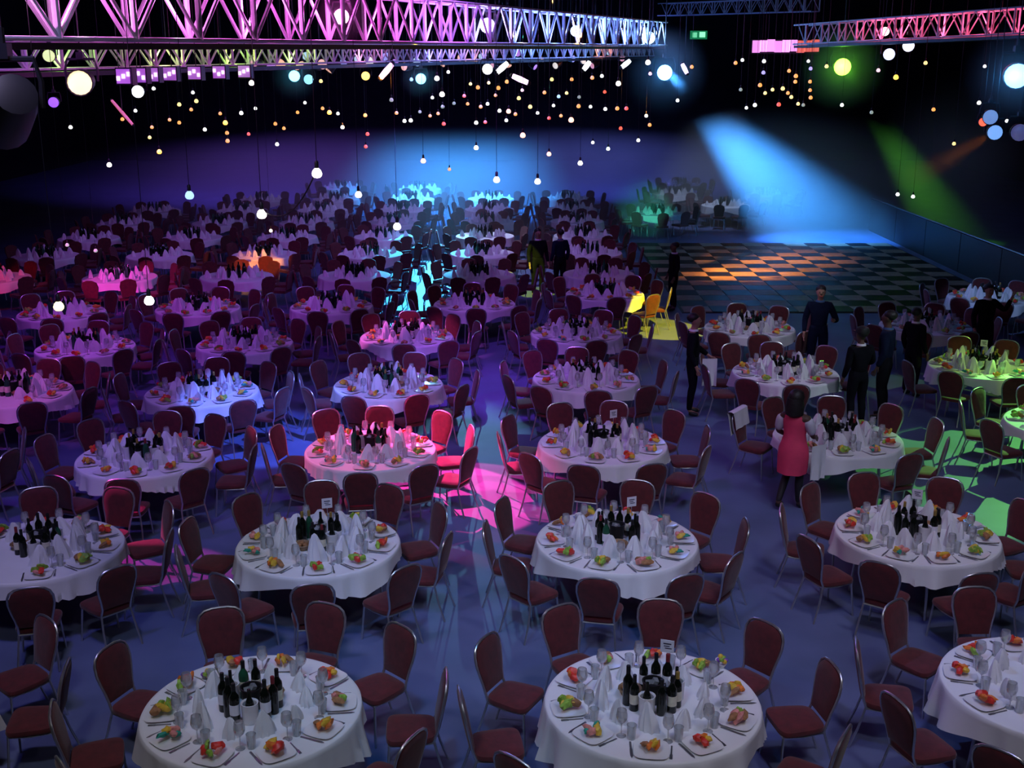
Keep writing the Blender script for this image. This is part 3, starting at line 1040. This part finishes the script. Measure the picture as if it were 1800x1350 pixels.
    if top:
        ks = ['pel', 'spi', 'che', 'nb'] + [q + n_ for q in 'lr' for n_ in ('sh', 'ua', 'elb', 'fa', 'wr')]
        d, e = sub(ks)
        d['nb'] = (d['nb'][0], .08, .07)
        put('jacket', skin_mesh('jacket', sc(d, 1.12, .012), e, top), t)
        put('collar', MB().lathe([(.085 * k, 0), (.075 * k, .035 * k), (.068 * k, .03 * k)], 14, off=(0, 0, P['nb'][0][2] * k + .02)).mesh('collar', M_blue if top is M_navy else M_card), t)
    if dress:
        base = [(.57, .205, .20, -.02), (.66, .215, .205, -.01), (.80, .225, .21, 0), (.93, .215, .20, 0), (1.03, .180, .165, 0), (1.13, .158, .142, .01), (1.25, .175, .150, .015), (1.34, .185, .14, .01), (1.41, .172, .118, 0), (1.455, .120, .092, 0)]
        n = 28
        vs_, fs_ = [], []
        for z, rx, ry, oy in base:
            for j in range(n):
                a = 2 * PI * j / n
                wv = 1 + (.045 * math.sin(7 * a) if z < .8 else 0)
                vs_.append((rx * wv * math.cos(a) * k, (oy + ry * wv * math.sin(a)) * k, z * k))
        for i in range(len(base) - 1):
            for j in range(n):
                fs_.append((i * n + j, i * n + (j + 1) % n, (i + 1) * n + (j + 1) % n, (i + 1) * n + j))
        put('dress', MB().add(vs_, fs_).mesh('dress', dress), t)
        for q in 'lr':
            d, e = sub([q + 'sh', q + 'ua', q + 'elb'])
            put('sleeve', skin_mesh('sleeve', sc(d, 1.35, .012), e, M_shirt), t)
        for q in 'lr':
            d, e = sub([q + n_ for n_ in ('th', 'kn', 'cf', 'an')])
            put('stocking', skin_mesh('stocking', sc(d, 1.03, .004), e, M_tights), t)
    hz = P['hd'][0][2] if not isinstance(P['hd'][0], Vector) else P['hd'][0].z
    hb = MB()
    if hair == 'long':
        hb.ball((0, -.02 * k, (hz + .02) * k), (.115 * k, .125 * k, .125 * k), 18, 0, .03, 3)
        hb.lathe([(.112 * k, .02), (.135 * k, -.10 * k), (.128 * k, -.22 * k), (.05 * k, -.27 * k)][::-1], 18, off=(0, -.055 * k, hz * k))
        put('hair', hb.mesh('hair', M_hair), t)
    else:
        hb.ball((0, -.018 * k, (hz + .035) * k), (.094 * k, .108 * k, .085 * k), 16, 0, .03, 4)
        put('hair', hb.mesh('hair', M_hair), t)
    for s_ in (-1, 1):
        put('eye', MB().ball((s_ * .032 * k, .112 * k, (hz + .003) * k), (.012 * k, .008 * k, .007 * k), 8).mesh('eye', M_ink), t)
    put('mouth', MB().ball((0, .112 * k, (hz - .072) * k), (.024 * k, .006 * k, .006 * k), 8).mesh('mouth', M_red), t)
    if hat:
        put('cap', MB().lathe([(.112, 0), (.115, .04), (.095, .09), (.04, .115), (.001, .118)], 18, off=(0, -.01, (hz + .03) * k)).box((0, .12, (hz + .035) * k), (.15, .11, .012)).mesh('cap', hat), t)
    return t


f1 = on_floor(1388, 893)
person((f1.x, f1.y, 0), R(-38), 'person in a pink dress and black tights standing beside a table', 1.68, M_skind, hair='long', dress=M_dress,
       pose=dict(lelb=(-.27, .02, 1.14), lwr=(-.20, .22, 1.02), relb=(.25, .06, 1.14), rwr=(.20, .30, 1.04), lkn=(-.10, .06, .51), lan=(-.10, -.20, .12), ran=(.10, .06, .09)))
f2 = on_floor(1213, 728)
person((f2.x, f2.y, 0), R(-100), 'person in a black suit standing beyond the tables with a pale cloth', 1.80, M_skin, M_suit, M_suit, pose=dict(lelb=(-.26, .05, 1.15), lwr=(-.20, .26, 1.02)))
f3 = on_floor(1502, 752)
person((f3.x, f3.y, 0), R(15), 'person in a dark cap and jacket seen from behind holding a pole', 1.72, M_skind, M_suit, M_suit, hat=M_black, pose=dict(relb=(.29, .06, 1.16), rwr=(.25, .26, 1.08)))
f4 = on_floor(1548, 735)
person((f4.x, f4.y, 0), R(60), 'tall person in a navy jacket standing beside the capped person', 1.90, M_skind, M_navy, M_suit)
f5 = on_floor(1432, 668)
person((f5.x, f5.y, 0), R(170), 'person in a navy jacket standing behind the pale lit table', 1.86, M_skin, M_navy, M_navy, pose=dict(lelb=(-.30, .08, 1.16), lwr=(-.24, .26, 1.20)))
f6 = on_floor(945, 522)
person((f6.x, f6.y, 0), R(-160), 'dark suited person standing in the blue lit aisle', 1.80, M_skin, M_suit, M_suit)
f7 = on_floor(984, 516)
person((f7.x, f7.y, 0), R(30), 'dark suited person turned away in the aisle by yellow chairs', 1.72, M_skin, M_navy, M_suit)
f8 = on_floor(1182, 545)
person((f8.x, f8.y, 0), R(100), 'dark clothed person at the corner of the dance floor', 1.70, M_skind, M_suit, M_suit)
f9 = on_floor(1722, 655)
person((f9.x, f9.y, 0), R(-170), 'person in a dark jacket raising a pale cuff behind green table', 1.78, M_skin, M_suit, M_suit, pose=dict(lelb=(-.32, .12, 1.26), lwr=(-.36, .22, 1.52)))
f10 = on_floor(1598, 696)
person((f10.x, f10.y, 0), R(-60), 'dark clothed person standing beside the green lit table', 1.66, M_skind, M_suit, M_suit)
# things people hold
pole_o = put('mop_pole', None, loc=(f3.x + .33, f3.y + .25, 0), rot=(R(4), R(-10), 0), label='thin pale pole with round white head held by capped person', cat='pole')
put('shaft', MB().tube([(0, 0, .0), (0, 0, 1.22)], .013, 8).mesh('shaft', M_chrome), pole_o)
put('pole_head', MB().ball((0, 0, 1.27), (.055, .055, .055), 12).mesh('pole_head', M_card), pole_o)
cl = MB()
vs_, fs_ = [], []
for i in range(7):
    for j in range(9):
        vs_.append(((i / 6 - .5) * .26, .03 * math.sin(i * 1.6) * (j / 8), -.5 * j / 8))
for i in range(6):
    for j in range(8):
        a = i * 9 + j
        fs_.append((a, a + 1, a + 10, a + 9))
cm_ = cl.add(vs_, fs_).mesh('cloth', M_napkin)
put('service_cloth', cm_, loc=(f2.x + .30, f2.y - .05, 1.03), label='white service cloth hanging from the suited waiter arm', cat='cloth')
put('service_cloth', cm_, loc=(f1.x + .31, f1.y - .16, .98), rot=(0, 0, .5), label='pale cloth held by the person in the pink dress', cat='cloth')
tgt = on_floor(1340, 800, .6)
cl_, cr_ = min(CHAIRS, key=lambda v_: (v_[0] - Vector((tgt.x, tgt.y, 0))).length)
prof = [(z, BACK_Y - (z - .45) * TILT) for z in (.62, .72, .82, .92, .975)]
line_ = [(y - .05, z) for z, y in prof] + [(prof[-1][1] - .02, .990), (prof[-1][1] + .02, .990)] + [(y + .05, z) for z, y in reversed(prof[1:])]
vs_, fs_ = [], []
for i in range(9):
    xx = (i / 8 - .5) * .50
    for k, (yy, zz) in enumerate(line_):
        vs_.append((xx, yy + (.008 * math.sin(i * 1.7) if abs(k - len(line_) / 2) > 2 else 0), zz))
nl = len(line_)
for i in range(8):
    for k in range(nl - 1):
        a = i * nl + k
        fs_.append((a, a + 1, a + nl + 1, a + nl))
put('draped_cloth', MB().add(vs_, fs_).mesh('draped_cloth', M_napkin), loc=cl_, rot=(0, 0, cr_), label='pale lilac cloth hung over a chair back beside pink dress', cat='cloth')

# ------------------------------------------------------------------ trusses


def truss(p0, p1, wd, ht, pl, label, rc=.024, rb=.017, flat=.03, bar=True):
    p0, p1 = Vector(p0), Vector(p1)
    d = (p1 - p0)
    L = d.length
    x_ = d.normalized()
    y_ = Vector((0, 0, 1)).cross(x_).normalized()
    z_ = x_.cross(y_)
    t = put('lighting_truss', None, label=label, cat='truss')
    t.matrix_world = Matrix.Translation(p0) @ Matrix((x_, y_, z_)).transposed().to_4x4()
    ch = MB().tube([(0, 0, 0), (L, 0, 0)], rc, 8).mesh('chord', M_truss)
    for yy in (0, wd):
        for zz in (0, ht):
            put('chord', ch, t, (0, yy, zz))
    if bar:
        put('rigging_beam', MB().box((L / 2, wd / 2, -.075), (L, wd * .9, .07)).mesh('rigging_beam', M_black, False), t)
    n = int(L / pl)
    hp = pl / 2
    up = MB().tube([(0, 0, 0), (0, 0, ht)], flat, 8).mesh('upright', M_truss)
    da = MB().tube([(0, 0, 0), (hp, 0, ht)], rb, 6).mesh('diagonal_brace', M_truss)
    db = MB().tube([(0, 0, ht), (hp, 0, 0)], rb, 6).mesh('diagonal_brace', M_truss)
    cr = MB().tube([(0, 0, 0), (0, wd, 0)], rb, 6).mesh('cross_bar', M_truss)
    for i in range(n):
        for f_, yy in enumerate((0, wd)):
            x = i * pl + (hp if f_ else 0)
            put('upright', up, t, (x, yy, 0))
            put('diagonal_brace', da, t, (x, yy, 0))
            if x + pl <= L:
                put('diagonal_brace', db, t, (x + hp, yy, 0))
        put('cross_bar', cr, t, (i * pl, 0, 0))
        put('cross_bar', cr, t, (i * pl, 0, ht))
    for q_ in (.12, .5, .88):
        put('hoist_cable', MB().tube([(L * q_, wd / 2, ht), (L * q_, wd / 2, (ZC - p0.z - d.z * q_) / z_.z)], .008, 5).mesh('hoist_cable', M_black), t)
    return lambda s_: p0 + x_ * (L * s_) + y_ * wd / 2 + z_ * ht / 2


T1 = truss(at(-60, 66, 11.0), at(1172, 80, 39), .6, .74, 1.28, 'big silver lighting truss lit pink and blue across the top', .026, .026, .038)
T2 = truss(at(-20, 124, 16.2), at(1150, 98, 47), .4, .38, .72, 'smaller lighting truss lit yellow green below the pink truss', .018, .018, .026)
T3 = truss(at(1840, 58, 26), at(1420, 78, 36), .5, .56, .95, 'red lit lighting truss on the right')
T4 = truss(at(1440, 20, 48), at(1170, 28, 56), .5, .55, .8, 'dim unlit lighting truss high in the far dark', bar=False)
for s_, c, p in ((.02, (1, .5, .95), 10), (.07, (1, .35, .95), 12), (.13, (1, .30, .95), 12), (.19, (1, .25, .92), 14), (.25, (1, .18, .85), 16), (.32, (.95, .22, .9), 16), (.40, (.6, .25, 1), 14), (.48, (.30, .42, 1), 12), (.56, (.15, .40, 1), 14), (.64, (.14, .38, 1), 20), (.72, (.14, .42, 1), 22), (.80, (.14, .45, 1), 22), (.88, (.15, .5, 1), 26), (.96, (.2, .65, 1), 30)):
    lamp('POINT', 'truss_uplight', T1(s_), (c[0], c[1] * .6, c[2]), p * (3.6 if s_ < .45 else 8), radius=.04)
for s_, c, p in ((.05, (.7, 1, .45), 4), (.12, (.85, 1, .5), 5), (.18, (.7, 1, .35), 5), (.24, (.8, 1, .5), 4), (.32, (1, .5, .8), 4), (.42, (.4, .5, 1), 6), (.5, (1, .6, .4), 6), (.6, (.5, .7, 1), 7), (.7, (.5, .4, 1), 7), (.82, (1, .5, .35), 8)):
    lamp('POINT', 'truss_uplight', T2(s_), tuple(k_ * k_ for k_ in c), p * 2.4, radius=.04)
for s_ in (.05, .2, .35, .5, .62):
    lamp('POINT', 'truss_uplight', T3(s_), (1, .09, .22), 26, radius=.04)

# ------------------------------------------------------------------ stage lights
LENS = {}


def lens_mat(c, s_):
    key = (tuple(round(x, 2) for x in c), s_)
    if key not in LENS:
        LENS[key] = mat('lamp_lens', (.8, .8, .8), .3, emit=c, strength=s_)
    return LENS[key]


SL_house = MB().lathe([(.06, -.16), (.10, -.15), (.12, -.05), (.13, .10), (.135, .17), (.125, .17), (.115, .12), (.02, .11)], 16).mesh('housing', M_black)
SL_yoke = MB().tube([(-.16, 0, 0), (-.165, 0, .12), (-.14, 0, .22), (.14, 0, .22), (.165, 0, .12), (.16, 0, 0)], .014, 6).mesh('yoke', M_black)
SL_clamp = MB().box((0, 0, .255), (.07, .06, .07)).tube([(0, 0, .28), (0, 0, .36)], .02, 8).mesh('clamp', M_black)
SL_lens = {}


def stage_light(loc, target, c, strength, size, label, hollow=False):
    t = put('stage_light', None, loc=loc, scale=(size,) * 3, label=label, cat='stage light', group='stage lights on the trusses')
    put('yoke', SL_yoke, t)
    put('clamp', SL_clamp, t)
    put('drop_pole', MB().tube([(0, 0, .34), (0, 0, (ZC - loc[2]) / size)], .008, 5).mesh('drop_pole', M_black), t)
    d = Vector(target) - Vector(loc)
    eul = d.to_track_quat('Z', 'Y').to_euler()
    put('housing', SL_house, t, rot=eul)
    key = (tuple(c), strength, hollow)
    if key not in SL_lens:
        pr = [(.03, .162), (.12, .158), (.12, .150), (.03, .150)] if hollow else [(.12, .13), (.122, .155), (.09, .168), (.04, .175), (.001, .177)]
        SL_lens[key] = MB().lathe(pr, 16).mesh('lens', lens_mat(c, strength))
    put('lens', SL_lens[key], t, rot=eul)
    return t


CAM = Vector((0, 0, HCAM))
fx = [  # x, y, depth, colour, strength, size, words, hollow
    (145, 143, 15, (1, .80, .30), 1.3, 1.25, 'round yellow stage light with dark centre facing the hall', True),
    (518, 133, 26, (.25, .75, 1), 3, 1.0, 'cyan stage light under the smaller truss', False),
    (543, 139, 27, (.25, .7, 1), 1.6, .9, 'pale cyan stage light beside the brighter cyan one', False),
    (643, 133, 27, (1, .55, .08), 2.5, .8, 'amber stage light between the two cyan pairs', False),
    (740, 138, 30, (.25, .75, 1), 2.6, 1.1, 'cyan stage light under the middle of the truss', False),
    (601, 28, 19, (1, .45, .8), 6, 1.0, 'hot pink stage light glowing inside the big truss', False),
    (857, 44, 25, (1, .6, .95), 7, 1.25, 'pale pink stage light inside the big truss', False),
    (1012, 54, 30, (.55, .75, 1), 6, 1.1, 'pale blue stage light inside the blue lit truss', False),
    (1141, 66, 37, (.45, .75, 1), 7, 1.5, 'ice blue stage light at the far end of big truss', False),
    (1168, 127, 38, (.18, .5, 1), 6, 2.0, 'brightest blue stage light hanging below the truss end', False),
    (1480, 117, 38, (.35, 1, .05), 5, 2.2, 'bright green stage light hanging at right', False),
    (1555, 55, 34, (1, .75, .8), 5, 1.0, 'small white stage light inside the red truss', False),
    (1596, 80, 33, (.55, .7, 1), 4, 1.3, 'pale blue stage light under the red truss', False),
    (1562, 95, 33, (.45, .6, 1), 2.5, 1.3, 'bluish stage light hanging below the red truss', False),
    (1784, 132, 24, (.22, .55, 1), 3, 2.0, 'large blue stage light at the right edge', False),
    (1739, 205, 24, (.12, .25, .6), 1.0, 1.2, 'dim blue stage light below the large blue one', False),
    (1747, 232, 24, (.15, .35, .8), 1.2, 1.2, 'lower blue stage light in the cluster at right', False),
    (1727, 214, 24, (1, .12, .06), 1.5, .7, 'small red stage light in the cluster at right', False),
    (1790, 232, 24, (.05, .06, .2), .8, 1.4, 'unlit dark stage light low at the right edge', False),
    (857, 121, 28, (1, 1, .98), 4, 1.0, 'white stage light hanging under the truss middle', False),
    (244, 160, 19, (.9, .95, 1), 3, .8, 'white stage light under the purple fixtures', False),
    (96, 179, 17, (.25, .08, 1), 1.1, .6, 'small violet stage light at the left', False),
    (88, 97, 17, (.75, 1, .25), .9, .7, 'yellow green stage light at the left of the small truss', False),
]
for x, y, dp, c, st, sz, wd, ho in fx:
    p = at(x, y, dp)
    aim = CAM + Vector(((x - 900) * .004, 0, -1.5))
    stage_light(p, aim, c, st, sz, wd, ho)
stage_light(at(15, 190, 9.5), at(-100, 420, 12), (.10, .02, .04), .1, 1.75, 'big unlit black moving head hanging close at the left edge')
# purple panel lights in a row under the small truss
pm = lens_mat((.30, .05, .55), .7)
pw = lens_mat((.95, .6, 1), 1.6)
for i, x in enumerate((222, 248, 270, 302, 345, 388, 432)):
    p = at(x, 134 - i * 1.4, 16.6 + i * .75)
    t = put('panel_light', None, loc=p, rot=(R(-8), 0, R(-12)), label='purple panel light under the small truss, %s from left' % ORD[i], cat='panel light', group='purple panel lights')
    put('casing', MB().box((0, 0, 0), (.26, .14, .24)).mesh('casing', M_black, False), t)
    put('face', MB().box((0, -.075, 0), (.22, .012, .20)).mesh('face', pm, False), t)
    for k in range(3):
        put('led_cell', MB().box((-.08 + k * .08, -.085, .03 * ((k + i) % 3 - 1)), (.05, .012, .06)).mesh('led_cell', pw, False), t)
    put('bracket', MB().tube([(0, 0, .11), (0, 0, ZC - p.z + .05)], .008, 6).mesh('bracket', M_black), t)
    t.rotation_euler = (0, 0, R(-12))
# jumble of small fixtures along the small truss
rn = random.Random(5)
JC = [((.25, .3, .9), 'dim blue'), ((.9, .45, .3), 'dull orange'), ((.8, .75, .7), 'dull white'), ((.5, .2, .8), 'violet'), ((.4, .6, .8), 'grey blue'), ((.7, .3, .45), 'rose')]
for i in range(30):
    x = 452 + i * 22
    y = rn.uniform(98, 122) - i * .3
    c, cn = JC[rn.randrange(6)]
    p = at(x, y, 23 + i * .75)
    stage_light(p, p + Vector((rn.uniform(-2, 2), rn.uniform(-3, -.5), rn.uniform(-2, .6))), c, 1.0, rn.uniform(.7, 1.1), '%s stage light, %s lamp along the crowded small truss' % (cn, ['1st', '2nd', '3rd'][i] if i < 3 else ('21st' if i == 20 else '22nd' if i == 21 else '23rd' if i == 22 else '%dth' % (i + 1))))
# pink and orange batten
bt = put('led_batten', None, loc=at(1381, 82, 46), rot=(0, 0, R(6)), label='long glowing pink and orange light batten under dark truss', cat='light batten')
put('casing', MB().box((0, .1, 0), (2.75, .16, .55)).mesh('casing', M_black, False), bt)
for sx in (-1, 1):
    put('hanger', MB().tube([(sx, .1, .2), (sx, .1, ZC - bt.location.z)], .01, 6).mesh('hanger', M_black), bt)
for k in range(9):
    c = (1, .30, .90) if k < 6 else (1, .14, .07)
    put('led_cell', MB().box((-1.2 + k * .3, -.02, .02 * (k % 3)), (.285, .10, .46 - .03 * (k % 2))).mesh('led_cell', lens_mat(c, (1.0, 1.7, 1.3)[k % 3] if k < 6 else .8), False), bt)
# light tubes
for x0, y0, x1, y1, dp, c, wd in ((668, 138, 690, 112, 26, (1, .5, .95), 'pink light tube tilted under the truss'), (873, 128, 893, 110, 27, (1, 1, 1), 'white light tube beside the white stage light'),
                                  (900, 133, 929, 146, 27, (.95, .6, 1), 'lilac light tube lying aslant in the dark'), (1025, 124, 1037, 108, 30, (.8, .9, 1), 'pale light tube left of the far end lights'),
                                  (1092, 119, 1108, 106, 32, (.8, .9, 1), 'pale light tube near the blue end lamp'), (1199, 112, 1208, 130, 36, (.8, .6, 1), 'violet light tube right of the brightest blue lamp'),
                                  (196, 176, 234, 220, 17, (.7, .12, .02), 'thin dull orange light tube aslant at the left')):
    t = put('light_tube', None, label=wd, cat='light tube')
    a, b = at(x0, y0, dp), at(x1, y1, dp)
    t.location = a
    d = b - a
    rr = .055 if 'thin' not in wd else .02
    put('diffuser', MB().tube([(0, 0, 0), d * .5, d], [rr, rr * 1.25, rr], 10).mesh('diffuser', lens_mat(c, 2.5 if 'dull' not in wd else .6)), t)
    put('end_cap', MB().ball((0, 0, 0), (rr * 1.1,) * 3, 8).mesh('end_cap', M_black), t)
    put('end_cap', MB().ball(d, (rr * 1.1,) * 3, 8).mesh('end_cap', M_black), t)
    put('hanger', MB().tube([d * .5, d * .5 + Vector((0, 0, ZC - a.z - d.z * .5))], .006, 5).mesh('hanger', M_black), t)
# exit sign
exl = at(1225, 62, 75.9 * .964 + .2)
ex = put('exit_sign', None, loc=(exl.x, 75.84, exl.z), label='small green lit exit sign high on the far drape', cat='sign')
put('casing', MB().box((0, 0, 0), (1.05, .12, .5)).mesh('casing', mat('exit_green', (.02, .3, .12), .5, emit=(.02, .4, .16), strength=.4), False), ex)
put('lit_panel', MB().box((-.25, -.065, 0), (.28, .02, .3)).mesh('lit_panel', lens_mat((.2, .9, .45), .8), False), ex)
put('lit_panel', MB().box((.22, -.065, .02), (.36, .02, .32)).mesh('lit_panel', lens_mat((.3, 1, .55), 1.2), False), ex)

# ------------------------------------------------------------------ hanging bulbs
BC = dict(w=((.95, .97, .92), 1.6, 'white'), o=((1, .36, .07), 1.5, 'orange'), r=((1, .10, .05), 1.6, 'red'), R=((1, .42, .28), 3, 'hot red'), y=((1, .72, .25), 1.6, 'yellow'), b=((.35, .6, 1), 1.5, 'blue'),
          W=((1, .92, .85), 4, 'bright white'), O=((1, .45, .05), 3, 'bright amber'), v=((.45, .4, 1), 1.2, 'violet'), p=((1, .6, .7), 1.5, 'pink'), g=((.5, .65, .55), .5, 'dim green'), Y=((1, .90, .38), 2.2, 'large yellow'))
near = [(557, 303, 12.5, 'W', 'beside a sagging wire'), (460, 375, 13, 'W', 'on a sagging wire over orange table'), (333, 342, 14.5, 'b', 'sparkling over the distant left tables'), (103, 537, 12.5, 'Y', 'low over the magenta lit tables'), (262, 527, 13, 'W', 'low beside the magenta lit table'),
        (873, 315, 19, 'w', 'in front of the blue haze'), (945, 318, 20, 'w', 'right of the blue haze'), (630, 341, 18, 'w', 'over the violet tables'), (698, 397, 16, 'w', 'over the cyan lit aisle')]
far = '''124,223,w 192,289,W 270,155,w 238,194,w 339,162,w 442,145,W 424,198,w 449,190,w 360,227,w 487,253,w 536,180,w 564,142,y 594,199,w 215,209,o 280,266,O 315,183,y 336,192,o 298,210,o 315,215,o 267,223,o 263,241,y 345,177,y
387,199,o 396,215,O 399,233,o 400,247,o 437,235,r 484,217,o 499,225,o 523,197,o 567,190,o 579,197,O 768,137,W 788,126,w 723,139,b 827,147,y 859,145,y 876,154,o 840,153,o 891,143,o 918,158,p 970,139,y 1005,139,o 1041,136,o 1058,133,w 1087,146,W
1139,109,W 1143,129,p 957,162,o 996,163,y 982,169,b 1018,170,g 1063,161,r 871,167,o 816,168,r 777,165,W 760,171,w 822,182,o 798,181,g 845,187,o 857,182,w 912,172,y 894,195,R 906,200,o 878,194,w 932,187,y 945,198,w 973,185,w 1017,186,o 1038,187,w 1064,191,w
1085,190,o 1101,190,r 965,207,r 986,203,o 1004,210,R 890,211,w 837,215,w 853,214,r 780,217,r 770,199,o 756,203,o 778,187,g 738,196,g 711,212,w 722,211,w 697,198,o 688,175,g 642,202,o 646,235,r 643,257,r 602,223,w 919,237,R 837,259,W 744,282,R 965,270,R
1042,250,w 1069,261,w 1122,246,w 1142,219,o 1136,203,w 1091,225,r 1020,286,W 1191,176,w 790,297,o 1216,117,o 1293,110,o 1305,105,w 1343,107,w 1342,127,v 1421,107,w 1425,120,v 1387,124,o 1399,133,o 1398,143,o 1424,143,o 1336,149,o 1345,163,y 1358,157,y 1376,155,y
1385,163,o 1391,170,y 1424,158,o 1425,171,o 1403,182,y 1412,184,g 1369,183,r 1327,184,w 1302,157,g 1312,189,w 1453,116,y 1480,184,w 1532,197,g 1544,123,p 1575,135,O 1627,110,y 1641,192,o 1677,252,y 1578,341,w 1605,345,w 1731,116,w 1721,180,w 1770,212,w
476,405,w 118,430,g 168,440,g'''.split()
PB_bulb = {k: MB().lathe([(.012, .05), (.02, .045), (.045, .02), (.056, -.012), (.052, -.035), (.034, -.055), (.001, -.062)][::-1], 14).mesh('bulb', lens_mat(v[0], v[1])) for k, v in BC.items()}
PB_sock = MB().lathe([(.020, .04), (.022, .05), (.022, .11), (.010, .125), (.001, .126)], 10).mesh('socket', M_black)


def bulb(p, k, label, group, size=1.0):
    t = put('pendant_bulb', None, loc=p, label=label, cat='light bulb', group=group)
    if size != 1:
        t.scale = (size,) * 3
    put('bulb', PB_bulb[k], t)
    put('socket', PB_sock, t)
    put('cord', MB().tube([(0, 0, .12), (0, 0, (ZC - p.z) / size)], .004, 4).mesh('cord', M_black), t)


for x, y, dp, k, wd in near:
    bulb(at(x, y, dp), k, '%s pendant bulb %s' % (BC[k][2], wd), 'large pendant bulbs', 1.0)
rn = random.Random(3)
for i, s_ in enumerate(far):
    x, y, k = s_.split(',')
    dp = rn.uniform(26, 33) if k.islower() else rn.uniform(20, 24)
    xf, yf = float(x), float(y)
    zone = 'over the left tables' if xf < 420 else 'left of the hall centre' if xf < 700 else 'over the hall centre' if xf < 930 else 'right of the hall centre' if xf < 1230 else 'over the dance floor' if xf < 1460 else 'over the right side'
    hz_ = 'high' if yf < 165 else 'midway' if yf < 205 else 'low'
    bulb(at(xf, yf, dp), k, 'small %s bulb hanging %s in the dark %s' % (BC[k][2], hz_, zone), 'small %s bulbs %s %s' % (BC[k][2], hz_, zone), .85)
# sagging wire between two bulbs
a, b = at(557, 297, 12.5), at(460, 367, 13)
put('festoon_wire', MB().tube([a.lerp(b, s_) + Vector((0, 0, -.25 * 4 * s_ * (1 - s_))) for s_ in [i / 12 for i in range(13)]], .008, 6).mesh('festoon_wire', M_black), label='black wire sagging between two large pendant bulbs', cat='wire')

# ------------------------------------------------------------------ haze and its beams
H_dense = haze_mat('stage_smoke', .15)
H_thin = haze_mat('thin_haze', .012)
H_mid = haze_mat('middle_haze', .06)
H_far = haze_mat('far_haze', .085)
H_glow = haze_mat('added_glow_haze', .12)  # for the balls of haze added round single lamps to carry their glow


def haze(c, s_, m, label):
    bm = bmesh.new()
    bmesh.ops.create_icosphere(bm, subdivisions=4, radius=1)
    me = bpy.data.meshes.new('haze')
    bm.to_mesh(me)
    bm.free()
    me.materials.append(m)
    put('haze', me, loc=c, scale=s_, label=label, cat='haze', kind='stuff')


L1, L2 = at(1172, 124, 38.4), at(1484, 116, 38.4)
haze((9.2, 41.6, 1.5), (6.4, 5.5, 3.2), H_dense, 'blue lit stage smoke drifting over the far dance floor')
haze((14.9, 40.0, 2.0), (2.8, 4.5, 3.9), H_mid, 'green lit smoke beside the dance floor')
haze((-2, 51, .5), (23, 18, 2.9), H_far, 'violet and blue haze lying low over the far tables')
spot(L1, (11.0, 41.3, 0), (.06, .34, 1), 46000, 33, 1, .12, 'blue_smoke_beam')
spot(L2, (15.4, 40.4, 0), (.16, .9, .04), 5500, 20, 1, .12, 'green_smoke_beam')
haze(at(1672, 272, 30.5), (2.2, 1.6, 1.2), H_mid, 'dull orange smoke hanging at the right')
spot(at(1752, 230, 30), at(1600, 318, 31), (1, .28, .02), 420, 24, 1, .1, 'orange_smoke_beam')
spot((-1.5, 43, 9.8), (-2.4, 49.5, 0), (.05, .34, 1), 52000, 54, 1, .3, 'blue_smoke_beam')
spot((-11, 52, 9.5), (-11, 58, 0), (.26, .12, 1), 5200, 115, 1, .3, 'violet_smoke_beam')
spot((5, 54, 9.5), (5, 60, 0), (.16, .20, 1), 9000, 100, 1, .3, 'violet_smoke_beam')
for (x, y, dp, c, p, rr, wd) in ((1168, 127, 37.4, (.07, .36, 1), 50, 1.5, 'brightest blue'), (1480, 117, 37.4, (.18, 1, .03), 42, 1.5, 'green'), (518, 133, 25.5, (.06, .6, 1), 9, .6, 'left cyan'), (740, 138, 29.4, (.06, .6, 1), 9, .6, 'middle cyan'), (1784, 134, 23.5, (.06, .36, 1), 26, 1.1, 'right edge blue'), (601, 28, 18.6, (1, .08, .6), 6, .5, 'hot pink')):
    lp = at(x, y, dp)
    lamp('POINT', 'lamp_glow', lp, c, p, radius=.12)
    haze(lp, (rr, rr, rr), H_glow, 'added haze ball for the glow round the %s stage light' % wd)  # haze ball added at each lamp so that a halo shows
